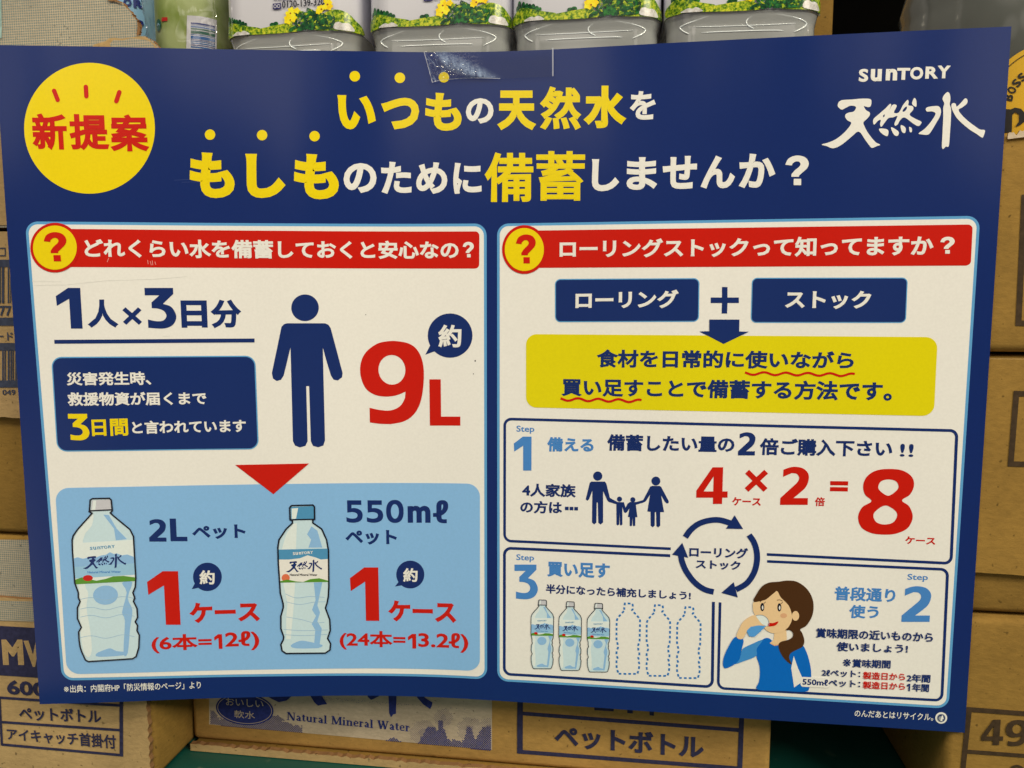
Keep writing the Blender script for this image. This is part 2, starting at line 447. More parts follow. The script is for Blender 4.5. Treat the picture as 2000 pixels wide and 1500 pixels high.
_9o = [(663, 1188), (663, 1275), (720, 1283), (785, 1285)] + smooth([(785, 1285), (860, 1270), (915, 1235), (955, 1175), (977, 1090), (985, 985), (975, 905), (945, 845), (900, 812), (840, 799), (790, 797), (720, 810), (660, 850), (625, 900), (612, 965), (622, 1030), (650, 1082), (700, 1113), (760, 1122), (820, 1115), (876, 1093)], 4, False)[1:] + smooth([(872, 1130), (850, 1170), (815, 1195), (770, 1205), (715, 1200)], 4, False)
DG['9'] = [flip(_9o, 1285), flip(ell(798, 965, 79, 87, 28), 1285)]
DG['6'] = [[(-x, -y) for x, y in l] for l in DG['9']]
DG['L'] = [[(0, 0), (0, 1), (.37, 1), (.37, .195), (1, .195), (1, 0)]]
_8o = smooth([(1235, 387), (1310, 395), (1365, 430), (1380, 480), (1360, 530), (1318, 562), (1360, 595), (1383, 655), (1360, 715), (1300, 747), (1230, 754), (1155, 745), (1098, 712), (1077, 655), (1098, 600), (1148, 566), (1110, 530), (1097, 480), (1115, 430), (1165, 396)], 5)
DG['8'] = [flip(_8o, 754), flip(smooth([(1237, 445), (1280, 456), (1295, 487), (1280, 512), (1240, 536), (1197, 512), (1182, 487), (1196, 456)], 4), 754),
           flip(smooth([(1228, 590), (1282, 618), (1296, 648), (1277, 684), (1230, 697), (1182, 684), (1163, 648), (1178, 618)], 4), 754)]
DG['2'] = [flip([(653, 432), (653, 392)] + smooth([(653, 392), (690, 379), (725, 376), (765, 386), (791, 412), (796, 445), (782, 488), (745, 525), (715, 550)], 4, False)[1:] + [(796, 550), (796, 588), (642, 588), (642, 550)] + smooth([(642, 550), (700, 495), (735, 460), (742, 436), (728, 415), (700, 411)], 4, False)[1:], 588)]
DG['4'] = [flip([(260, 378), (318, 378), (318, 512), (347, 512), (347, 547), (318, 547), (318, 582), (267, 582), (267, 547), (173, 547), (173, 508)], 582), flip([(267, 428), (267, 512), (214, 512)], 582)]
DG['3'] = [flip([(857, 530), (857, 487), (1020, 487), (1020, 522), (955, 582)] + smooth([(955, 582), (1003, 600), (1030, 643), (1025, 680), (1000, 710), (950, 725), (900, 725), (870, 720)], 4, False) + smooth([(868, 672), (920, 682), (955, 676), (973, 650), (962, 620), (930, 606), (893, 603)], 4, False) + [(893, 572), (942, 530)], 725)]
DG['3'][0] = flip([(857, 530), (857, 487), (1020, 487), (1020, 522), (958, 580)] + smooth([(958, 580), (1005, 598), (1030, 643), (1025, 680), (1000, 710), (950, 725), (868, 720)], 4, False)[1:] + smooth([(868, 672), (920, 682), (958, 676), (975, 650), (962, 622), (930, 608), (893, 605)], 4, False) + [(893, 572), (940, 530)], 725)
DG['X'] = [[(.17, 1), (.5, .67), (.83, 1), (1, .83), (.67, .5), (1, .17), (.83, 0), (.5, .33), (.17, 0), (0, .17), (.33, .5), (0, .83)]]
DG['?'] = [flip([(263, 214)] + smooth([(263, 212), (278, 180), (310, 163), (345, 161), (378, 173), (396, 200), (391, 230), (366, 256), (344, 276)], 4, False) + [(344, 284), (300, 284)] + smooth([(300, 270), (318, 247), (342, 226), (350, 210), (340, 196), (322, 195), (305, 206), (301, 218)], 4, False), 333), flip([(314, 296), (357, 296), (358, 333), (315, 333)], 333)]
DG['5'] = [[(.08, 1), (.93, 1), (.93, .80), (.34, .80), (.33, .645)] + smooth([(.33, .645), (.50, .655), (.72, .62), (.92, .52), (1, .34), (.93, .14), (.72, .03), (.45, -.005), (.2, .01), (.02, .055)], 4, False)[1:] + smooth([(.02, .245), (.2, .195), (.42, .18), (.62, .22), (.69, .33), (.62, .43), (.42, .475), (.22, .465), (.08, .45)], 4, False)]
DG['0'] = [[(.5 + .5 * math.copysign(abs(math.cos(t)) ** .85, math.cos(t)), .5 + .5 * math.copysign(abs(math.sin(t)) ** .85, math.sin(t))) for t in [k * math.pi / 20 for k in range(40)]], [(.5 + .235 * math.cos(t), .5 + .32 * math.sin(t)) for t in [k * math.pi / 16 for k in range(32)]]]
DISJOINT = {'?'}
def D(part, ch, x0, y0, x1, y1, mat, lay):
    c = uvp(part.sf, [(x0, y0), (x1, y0), (x1, y1), (x0, y1), (x0, (y0 + y1) / 2), (x1, (y0 + y1) / 2)])
    g_ = glyphpoly(DG[ch])
    if ch in DISJOINT:
        A_, B_ = glyphpoly(DG[ch][:1]), glyphpoly(DG[ch][1:]); n_ = len(A_[0])
        g_ = (np.concatenate([A_[0], B_[0]]), A_[1] + [tuple(i + n_ for i in f) for f in B_[1]], A_[2] + B_[2])
    fit(part, g_, [(c[4][0], c[0][1]), (c[5][0], c[1][1]), (c[5][0], c[2][1]), (c[4][0], c[3][1])], mat, lay)
def rrect(part, TL, TR, BR, BL, r, mat, lay, border=None, bw=0):
    q = uvp(part.sf, [TL, TR, BR, BL]); k = np.linalg.norm(q[1] - q[0]) / math.hypot(TR[0] - TL[0], TR[1] - TL[1])
    if border:
        part.poly([round_path(q, r * k, True)], border, lay - 1)
        c = q.mean(0); d = np.sign(q - c) * bw * k
        q = q - d; r = max(1, r - bw)
    part.poly([round_path(q, r * k, True)], mat, lay)

# ================================================================ THE SETTING
YM, YL, YR = 0.374, 0.3390, 0.3552            # fronts of the middle, left and right stacks
ZS = float(uvp(Face(YM), [(372, 1454)])[0][1])  # height of the shelf board
def simple_mesh(name, verts, faces, mats, parent=None, kind=None, mi=None, smooth_=False, label=None):
    me = bpy.data.meshes.new(name); me.from_pydata([tuple(v) for v in verts], [], faces)
    for m in (mats if isinstance(mats, list) else [mats]): me.materials.append(PM[m] if isinstance(m, str) else m)
    if mi: me.polygons.foreach_set('material_index', mi)
    if smooth_: me.polygons.foreach_set('use_smooth', [True] * len(me.polygons))
    me.update(); return link(name, me, parent, kind, label)
def box_v(x0, x1, y0, y1, z0, z1):
    return [(x0, y0, z0), (x1, y0, z0), (x1, y1, z0), (x0, y1, z0), (x0, y0, z1), (x1, y0, z1), (x1, y1, z1), (x0, y1, z1)]
BOXF = [(0, 3, 2, 1), (4, 5, 6, 7), (0, 1, 5, 4), (1, 2, 6, 5), (2, 3, 7, 6), (3, 0, 4, 7)]
def bevel_box(name, dims, mat, parent=None, kind=None, bev=0.0015, seg=2, label=None, wob=0.0):
    bm = bmesh.new(); vs = [bm.verts.new(v) for v in box_v(*dims)]
    for f in BOXF: bm.faces.new([vs[i] for i in f])
    bmesh.ops.bevel(bm, geom=bm.edges[:], offset=bev, segments=seg, affect='EDGES', profile=0.5)
    if wob:
        bmesh.ops.subdivide_edges(bm, edges=[e for e in bm.edges if e.calc_length() > .02], cuts=6, use_grid_fill=True)
        rr = random.Random(hash(name) % 99)
        from mathutils import noise
        for v in bm.verts: v.co += noise.noise_vector(v.co * 18) * wob
    me = bpy.data.meshes.new(name); bm.to_mesh(me); bm.free(); me.materials.append(PM[mat] if isinstance(mat, str) else mat)
    me.polygons.foreach_set('use_smooth', [True] * len(me.polygons))
    me.update(); return link(name, me, parent, kind, label)
g, p, n, l = base_mat('green_shelf_paint', alb(8, 68, 56), 0.45)
t = n.new('ShaderNodeTexCoord'); a = n.new('ShaderNodeTexNoise'); a.inputs['Scale'].default_value = 60; a.inputs['Detail'].default_value = 8
l.new(t.outputs['Object'], a.inputs['Vector']); r = n.new('ShaderNodeValToRGB')
r.color_ramp.elements[0].position = .62; r.color_ramp.elements[0].color = alb(9, 72, 58); r.color_ramp.elements[1].position = .78; r.color_ramp.elements[1].color = alb(110, 120, 90)
l.new(a.outputs['Fac'], r.inputs['Fac']); l.new(r.outputs['Color'], p.inputs['Base Color'])
PM['shelf'] = g
PM['dark'] = base_mat('shelf_depth_shade', (0.012, 0.011, 0.010, 1), 0.7)[0]  # near-black colour stands in for the lack of light deep inside
simple_mesh('shelf_board', box_v(-1.1, 1.1, 0.20, 1.0, ZS - .03, ZS), BOXF, 'shelf', kind='structure')
simple_mesh('shelf_back', box_v(-1.1, 1.1, 1.0, 1.02, ZS - .03, 0.62), BOXF, 'dark', kind='structure')
simple_mesh('unseen_shade_board', box_v(-1.1, 1.1, 0.40, 1.0, 0.36, 0.39), BOXF, 'dark', kind='structure')  # unseen board added to keep light out of the shelf interior

# ================================================================ THE POSTER
SH = Poster()
ZT = float(np.median(SH.px2uv([100, 400, 1300, 1700, 1976], [89.5, 95.5, 84, 64, 51])[:, 1]))
UL, UR = float(SH.px2uv([-11], [88])[0][0]), float(SH.px2uv([1975.5], [52])[0][0])
poster = thing('poster', 'blue and white paper poster about storing bottled water, taped up in front of the boxes', 'poster', (0, .354, ZT - .297))
bpy.context.view_layer.update()
# the sheet itself: front, back and rim, 0.35 mm thick
def zt_at(u):  # the top and bottom edges as the photo shows them
    return np.interp(u, EU, EZ)
tp = [(0, 88), (100, 89.5), (245, 92), (400, 95.5), (700, 99.5), (840, 102), (960, 101), (1080, 97), (1300, 84), (1500, 74), (1700, 64), (1976, 51.5)]
bt = [(88, 1375), (200, 1372.5), (350, 1365.5), (500, 1362), (650, 1358.5), (800, 1360), (950, 1367.5), (1220, 1386), (1508, 1407), (1700, 1419), (1887, 1431)]
et, eb = uvp(SH, tp), uvp(SH, bt)
us = sorted({UL, UR} | {b for b in SH.breaks if UL < b < UR} | set(np.linspace(UL, UR, 90)))
us = np.array(us)
kern = np.exp(-0.5 * (np.arange(-10, 11) / 5.) ** 2); kern /= kern.sum()
zt = np.convolve(np.pad(np.interp(us, et[:, 0], et[:, 1]), 10, mode='edge'), kern, 'valid')
zb = np.convolve(np.pad(np.interp(us, eb[:, 0], eb[:, 1]), 10, mode='edge'), kern, 'valid')
NV = 24
uv = np.array([(u, b + (a - b) * j / NV) for u, a, b in zip(us, zt, zb) for j in range(NV + 1)])
fr, nr = SH.uv2pos(uv, 0.0); bk, _ = SH.uv2pos(uv, -0.00035)
verts = np.concatenate([fr, bk]); N = len(uv); fs = []; mi = []; M = NV + 1
for i in range(len(us) - 1):
    for j in range(NV):
        a, b, c, d = i * M + j, (i + 1) * M + j, (i + 1) * M + j + 1, i * M + j + 1
        fs.append((a, b, c, d)); mi.append(0); fs.append((N + a, N + d, N + c, N + b)); mi.append(1)
rim = [i * M for i in range(len(us))] + [(len(us) - 1) * M + j for j in range(1, M)] + [i * M + NV for i in range(len(us) - 2, -1, -1)] + [j for j in range(NV - 1, 0, -1)]
for a, b in zip(rim, rim[1:] + rim[:1]): fs.append((b, a, N + a, N + b)); mi.append(1)
sheet = simple_mesh('paper_sheet', verts, fs, ['blue', 'white'], poster, mi=mi)
me = sheet.data; me.polygons.foreach_set('use_smooth', [m == 0 for m in mi])
ln = [(0, 0, 0)] * len(me.loops)
for pl in me.polygons:
    for li in pl.loop_indices:
        vi = me.loops[li].vertex_index
        ln[li] = tuple(nr[vi]) if pl.material_index == 0 else tuple(pl.normal)
me.normals_split_custom_set(ln)

for a_, b_ in (((340, 352), (400, 349)), ((355, 356), (388, 355))):
    q = Part(SH); q.pxstroke([a_, b_], .8, 'sheen', .5); q.build('scratch', poster)
# ---- header: badge, headline, logo
z0, z6 = Z(0, 0, 2000 / 700), Z(600, 0, 2000 / 700); z13 = Z(1300, 0, 2000 / 700)
pt = Part(SH); pt.pxpoly(ell(175, 250.5, 127.7, 127.8, 96), 'yellow', 1)
badge = pt.build('round_badge', poster)
pt = Part(SH)
for a, b in (((303, 507), (323, 558)), ((480, 485), (483, 537)), ((667, 515), (650, 565))):
    pt.pxstroke(z0(a, b), 8.6, 'red', 2)
    for q in (a, b): pt.pxpoly(ell(*z0(q)[0], 4.3, 4.3, 14), 'red', 2.3)
for ch, a, b in (('新', (178, 633), (374, 838)), ('提', (388, 637), (608, 838)), ('案', (613, 638), (830, 845))):
    (x0, y0), (x1, y1) = z0(a, b); B(pt, ch, x0, y0, x1, y1, 'red', 2, .034)
pt.build('badge_lettering', badge)
pt = Part(SH)
for x, y in ((693, 149), (781, 152), (867, 151)): pt.pxpoly(ell(x, y, 10.3, 10.3, 24), 'yellow', 1)
for x, y in ((410.3, 263), (512, 264), (614.5, 266)): pt.pxpoly(ell(x, y, 10.2, 10.2, 24), 'yellow', 1)
for ch, x0, y0, x1, y1, c, w in (
        ('い', 659.5, 185.5, 733.7, 252.7, 'yellow', .052), ('つ', 744.6, 190.8, 818.8, 252.7, 'yellow', .052), ('も', 830.3, 181, 901.7, 255.5, 'yellow', .05),
        ('の', 910, 191.8, 964, 241.5, 'white', .042), ('天', 971, 176.8, 1047.3, 254.5, 'yellow', .05), ('然', 1054.3, 168.7, 1135.5, 253.8, 'yellow', .036),
        ('水', 1139.7, 167.3, 1223.7, 250.3, 'yellow', .048), ('を', 1230, 177.8, 1280.8, 233.8, 'white', .036),
        ('も', 370.3, 297.5, 457.8, 386.8, 'yellow', .055), ('し', 480.6, 300.3, 557.2, 386.8, 'yellow', .06), ('も', 574, 300.3, 661.5, 389.2, 'yellow', .055),
        ('の', 671, 318.5, 735.5, 377, 'white', .042), ('た', 744.6, 315.7, 803.7, 378.7, 'white', .040), ('め', 812.8, 316.8, 873.7, 378.7, 'white', .038),
        ('に', 885.3, 317.8, 940.6, 378.7, 'white', .040), ('備', 946.5, 297.5, 1041.7, 394.5, 'yellow', .024), ('蓄', 1047.3, 295, 1142.5, 392, 'yellow', .020),
        ('し', 1155.8, 310.8, 1209.7, 373.5, 'white', .045), ('ま', 1224, 307, 1284, 371, 'white', .038), ('せ', 1294, 304.5, 1361, 369, 'white', .038),
        ('ん', 1369, 303.8, 1435.8, 368.6, 'white', .042), ('か', 1443.5, 300, 1514.6, 367.5, 'white', .04)):
    B(pt, ch, x0, y0, x1, y1, c, 1, w)
D(pt, '?', 1533.5, 303.8, 1579, 361.6, 'white', 1)
pt.build('headline', poster)

zl = Z(1590, 120, 2000 / 350)
BRUSH = [  # the hand brushed three characters, traced
    smooth([(275, 455), (315, 432), (420, 425), (540, 415), (625, 420), (640, 450), (630, 500), (600, 510), (555, 500), (580, 545), (618, 568), (620, 600), (590, 640), (550, 680), (560, 720), (590, 780), (640, 850), (690, 905), (738, 930), (700, 945), (645, 965), (610, 930), (560, 860), (520, 800), (483, 785), (440, 820), (370, 880), (290, 940), (210, 970), (140, 945), (82, 928), (160, 905), (240, 870), (320, 810), (385, 740), (415, 685), (375, 660), (348, 625), (352, 590), (390, 570), (440, 560), (468, 520), (450, 498), (400, 495), (350, 520), (310, 538), (280, 520), (262, 495)], 3),
    smooth([(845, 475), (860, 490), (840, 540), (870, 490), (900, 480), (922, 500), (890, 570), (945, 570), (990, 490), (1040, 430), (1055, 450), (1052, 490), (1100, 500), (1105, 540), (1065, 595), (1130, 640), (1195, 672), (1190, 700), (1160, 722), (1100, 690), (1010, 625), (960, 655), (935, 700), (905, 718), (897, 690), (930, 610), (880, 625), (830, 632), (790, 680), (750, 730), (735, 700), (745, 655), (715, 660), (672, 705), (658, 680), (665, 640), (720, 590), (790, 530)], 3),
    smooth([(1115, 410), (1138, 430), (1142, 500), (1120, 500), (1092, 470)], 3),
    smooth([(725, 752), (790, 752), (828, 772), (820, 832), (780, 822), (740, 790)], 3),
    smooth([(858, 735), (905, 755), (945, 790), (930, 830), (895, 822), (870, 780)], 3),
    smooth([(968, 712), (1000, 722), (1022, 750), (1015, 797), (985, 792), (968, 750)], 3),
    smooth([(1060, 732), (1088, 745), (1090, 785), (1068, 787)], 3),
    smooth([(1245, 535), (1262, 512), (1330, 500), (1390, 502), (1415, 545), (1405, 610), (1360, 690), (1310, 775), (1270, 818), (1200, 815), (1165, 803), (1230, 755), (1290, 690), (1345, 610), (1352, 575), (1310, 558), (1260, 560)], 3),
    smooth([(1490, 342), (1515, 370), (1520, 430), (1512, 480), (1527, 530), (1525, 650), (1515, 800), (1502, 945), (1470, 950), (1438, 978), (1425, 945), (1432, 800), (1440, 620), (1440, 520), (1452, 470), (1432, 420), (1450, 375)], 3),
    smooth([(1530, 490), (1550, 465), (1580, 475), (1590, 505), (1640, 460), (1680, 415), (1708, 425), (1705, 470), (1650, 515), (1612, 540), (1640, 590), (1710, 660), (1790, 720), (1850, 760), (1905, 768), (1895, 820), (1875, 852), (1820, 815), (1740, 765), (1660, 700), (1590, 630), (1545, 550)], 3)]
BH = [[(770, 600), (790, 590), (785, 615), (768, 625)], smooth([(985, 555), (1010, 515), (1035, 505), (1030, 535), (1005, 560)], 3)]
def brush(part, f, mat, lay):
    for i, q in enumerate(BRUSH):
        part.poly([uvp(part.sf, f(q))] + ([uvp(part.sf, f(h)) for h in BH] if i == 1 else []), mat, lay + i * .07)
def boxmap(src, q):
    """crop coordinates -> pixels: src box (x0,y0,x1,y1) onto pixel corners TL, TR, BR, BL"""
    x0, y0, x1, y1 = src; TL, TR, BR, BL = [np.array(c, float) for c in q]
    def f(pts):
        o = []
        for x, y in pts:
            s, t_ = (x - x0) / (x1 - x0), (y - y0) / (y1 - y0)
            o.append(tuple((TL * (1 - s) + TR * s) * (1 - t_) + (BL * (1 - s) + BR * s) * t_))
        return o
    return f
BSRC = (82, 342, 1905, 978)
WORD = (('S', 498, 83, 605, 228), ('u', 632, 85, 755, 222), ('n', 800, 83, 927, 212), ('T', 925, 73, 1070, 205), ('O', 1072, 62, 1217, 202), ('R', 1242, 58, 1385, 193), ('Y', 1375, 46, 1522, 188))
def wordmark(part, f, mat, lay, w=.045):
    for ch, x0, y0, x1, y1 in WORD:
        a, b = f([(x0, y0), (x1, y1)]); B(part, ch, a[0], a[1], b[0], b[1], mat, lay, w if ch not in 'RS' else w * .9)
pt = Part(SH)
wordmark(pt, lambda q: zl(*q), 'white', 1)
brush(pt, lambda q: zl(*q), 'white', 1)
pt.build('maker_logo', poster)

# ---- the two white panels
def panel(TL, TR, BR, BL):
    q = Part(SH); rrect(q, TL, TR, BR, BL, 24, 'white', 2, 'border', 5.5); return q.build('panel', poster)
lp = panel((49, 432.5), (950.5, 436.5), (951.5, 1327), (121, 1329))
rp_ = panel((971, 436.8), (1914.5, 421.5), (1852.5, 1384), (971.3, 1330))
def title_bar(TL, TR, BR, BL, c, rx, ry, par, rin=.885):
    q = Part(SH); uvq = uvp(SH, [TL, TR, BR, BL]); k = .000214
    pth = [uvq[0]] + round_path([uvq[0], uvq[1], uvq[2], uvq[3]], 9 * k)[1:-1] + [uvq[3]]
    q.poly([pth], 'red', 3); b = q.build('title_bar', par)
    q = Part(SH); q.pxpoly(ell(*c, rx, ry, 64), 'red', 4); q.pxpoly(ell(*c, rx * rin, ry * rin, 64), 'yellow', 5); return b, q
bar, q = title_bar((115, 447), (936.5, 452), (936, 524.5), (120, 521.5), (108.2, 483.7), 48.2, 48.6, lp)
D(q, '?', 87.5, 453.5, 131.5, 510.5, 'red', 6); q.build('question_badge', lp)
q = Part(SH); T(q, 'どれくらい水を備蓄しておくと安心なの', (165.5, 466, 503), (896, 470.3, 506), 'white', 4, .034); D(q, '?', 904, 472.5, 925.7, 502.7, 'white', 4)
for x, y, dx, dy in ((289, 508, 1, 8), (294, 510, 2, 8), (298, 509, 1, 9), (303, 511, 2, 6), (213, 504, -3, 8)):   # scratches through the ink
    q.pxstroke([(x, y), (x + dx, y + dy)], 1.1, 'scuff', 4)
q.build('title_lettering', lp)
zc = Z(940, 400, 1857 / 520)
bar, q = title_bar((1035, 450.5), (1899.5, 438.5), (1895.5, 518.6), (1038, 523.2), (1024.3, 487.4), 43.4, 47.6, rp_, .88)
D(q, '?', 1008, 458, 1046.5, 514.5, 'red', 6); q.build('question_badge', rp_)
q = Part(SH); T(q, 'ローリングストックって知ってますか', (1093, 468, 504.5), (1823, 459.5, 500), 'white', 4, .034); D(q, '?', 1835.5, 462.5, 1863.5, 495.5, 'white', 4); q.build('title_lettering', rp_)

# left panel
q = Part(SH)
D(q, '1', 111, 562.3, 159.5, 641.7, 'navy', 3); B(q, '人', 170.7, 585, 230.7, 640, 'navy', 3, .042); D(q, 'X', 240, 600, 277.3, 634.3, 'navy', 3)
D(q, '3', 284.5, 562.3, 344, 641.7, 'navy', 3); B(q, '日', 354, 586.7, 405, 640, 'navy', 3, .042); B(q, '分', 411.7, 585, 471.7, 641, 'navy', 3, .042)
q.pxpoly([(106.5, 663.7), (497.5, 661), (497.5, 668.7), (107, 671.3)], 'navy', 3)
for a_ in ([(66, 557), (130, 556), (205, 548), (300, 545), (365, 540)], [(63, 549), (120, 550)], [(318, 657), (332, 656)]): q.pxstroke(a_, 1.3, 'crease', 2.6)
q.build('ration_lettering', lp)
q = Part(SH); rrect(q, (100.5, 697), (499, 694.5), (506, 877.5), (112, 882), 20, 'navy', 4, 'border', 2.4)
T(q, '災害発生時、', (130.7, 727, 753), (296, 725, 752), 'white', 5, .03); T(q, '救援物資が届くまで', (132.7, 766, 793), (404, 764.5, 790.5), 'white', 5, .03)
D(q, '3', 135, 808, 175, 859.7, 'yellow', 5); T(q, '日間', (180, 818.5, 852), (250.7, 817, 850.5), 'yellow', 5, .03)
T(q, 'と言われています', (258.5, 822, 847.5), (480.7, 818.5, 844), 'white', 5, .032); q.build('information_box', lp)
zm = Z(500, 400, 3.0)
q = Part(SH); q.pxpoly(ell(*zm((288, 603))[0], 26.8, 26, 48), 'navy', 3)
q.pxpoly(zm((150, 715), (165, 699), (182, 694), (405, 694), (425, 703), (438, 722), (475, 860), (508, 985), (505, 1010), (480, 1029), (455, 1024), (440, 1000), (415, 920), (392, 835), (405, 1380), (395, 1410), (365, 1420), (335, 1412), (322, 1385), (312, 1062), (295, 1062), (303, 1385), (290, 1412), (258, 1421), (230, 1410), (217, 1385), (203, 835), (185, 910), (163, 1000), (147, 1025), (122, 1032), (100, 1017), (94, 985), (120, 860)), 'navy', 3)
q.build('person_figure', lp)
q = Part(SH); D(q, '9', 704, 665.7, 828.3, 828.3, 'red', 3); D(q, 'L', 839.3, 740.7, 899, 831, 'red', 3)
for x, y, r_ in ((928.3, 704.7, 1.3), (924.7, 730, .9), (714.6, 614.5, .8)): q.pxpoly(ell(x, y, r_, r_ * 1.3, 8), 'black', 3)
q.build('volume_lettering', lp)
def bubble(c, r, tail, tx, par, lay):
    q = Part(SH); q.pxpoly(ell(*c, r, r * .99, 40), 'navy', lay); q.pxpoly(tail, 'navy', lay + .3); B(q, '約', *tx, 'white', lay + 1.3, .032); q.build('speech_bubble', par)
bubble((879.3, 655.3), 43.7, zm((1020, 825), (993, 878), (1055, 855)), (856, 634, 901.7, 678.3), lp, 3)
z2, z3 = Z(0, 880, 1500 / 520), Z(440, 880, 1500 / 520)
q = Part(SH); rrect(q, (108, 953), (937.5, 944.7), (937.5, 1310.5), (131, 1316.5), 26, 'sky', 3); q.build('bottle_box', lp)
q = Part(SH); q.pxpoly(z3((57, 80), (473, 72), (272, 245)), 'red', 4); q.build('arrow', lp)
q = Part(SH)
D(q, '2', 291.2, 1013.4, 324.8, 1057.3, 'navy', 4); D(q, 'L', 332.8, 1012.4, 365.7, 1056.5, 'navy', 4); T(q, 'ペット', (375.4, 1026, 1053), (480, 1023.5, 1051.5), 'navy', 4, .04)
D(q, '1', 289.4, 1115, 350.8, 1219.7, 'red', 4); T(q, 'ケース', (370.2, 1177, 1217), (507.8, 1173.5, 1213), 'red', 4, .045)
T(q, '(6本=', (296.4, 1239.5, 1276), (414, 1236.5, 1272.5), 'red', 4, .026); D(q, '1', 419, 1238, 434.5, 1266.5, 'red', 4); T(q, '2ℓ)', (440, 1233, 1271), (506.8, 1231, 1269), 'red', 4, .026)
D(q, '5', 676.7, 976.8, 708.5, 1020.5, 'navy', 4); D(q, '5', 716.5, 976.8, 748.5, 1020.5, 'navy', 4); D(q, '0', 754.5, 976, 788.5, 1020.8, 'navy', 4); B(q, 'm', 796.5, 987.5, 841, 1020.5, 'navy', 4, .04); B(q, 'ℓ', 846, 976.5, 875.7, 1021.4, 'navy', 4, .03); T(q, 'ペット', (674.7, 1034, 1063), (775.5, 1035, 1064), 'navy', 4, .04)
D(q, '1', 684.4, 1107.7, 740, 1212, 'red', 4); T(q, 'ケース', (758.2, 1172, 1213), (891.3, 1174, 1216.5), 'red', 4, .045)
T(q, '(24本=', (663.6, 1231, 1268), (792, 1233, 1269), 'red', 4, .026); D(q, '1', 797, 1237.5, 813, 1266, 'red', 4); T(q, '3.2ℓ)', (817, 1234, 1271), (914.9, 1236.5, 1275), 'red', 4, .026)
q.build('case_lettering', lp)
bubble(z2((1170, 710))[0], 28, z2((1100, 745), (1082, 779), (1135, 768)), (390, 1113, 420, 1140.7), lp, 4)
bubble(z3((1043, 697))[0], 27.4, z3((985, 728), (957, 764), (1008, 755)), (787.3, 1108.8, 816, 1135.8), lp, 4)

def bottle_map(top, bot, wid, sl, src_top, src_bot, src_w):
    (a0, b0), (a1, b1) = src_top, src_bot
    def f(pts):
        o = []
        for x, y in pts:
            t_ = (y - b0) / (b1 - b0); s = (x - (a0 + (a1 - a0) * t_)) / src_w
            o.append((top[0] + (bot[0] - top[0]) * t_ + s * wid, top[1] + (bot[1] - top[1]) * t_ + s * wid * sl))
        return o
    return f
def seral(part, f, x0, y0, x1, y1, mat, lay):
    a = f([(x0, y0), (x1, y0), (x1, y1), (x0, y1)]); T(part, 'Natural Mineral Water', (a[0][0], a[0][1], a[3][1]), (a[1][0], a[1][1], a[2][1]), mat, lay, .03, 2)
OUT2L = [(525, 268), (512, 275), (508, 330), (506, 340), (522, 350), (500, 375), (440, 440), (416, 475), (410, 500), (412, 560), (425, 740), (445, 795), (445, 822), (455, 845), (440, 880), (440, 940), (462, 990), (447, 1015), (449, 1060), (455, 1100), (465, 1130), (485, 1174), (502, 1183), (750, 1172), (770, 1160), (785, 1110), (788, 1040), (775, 1015), (778, 985), (765, 965), (778, 940), (775, 890), (755, 850), (762, 830), (752, 800), (765, 770), (768, 720), (755, 485), (735, 445), (640, 365), (625, 350), (636, 338), (630, 278), (620, 268)]
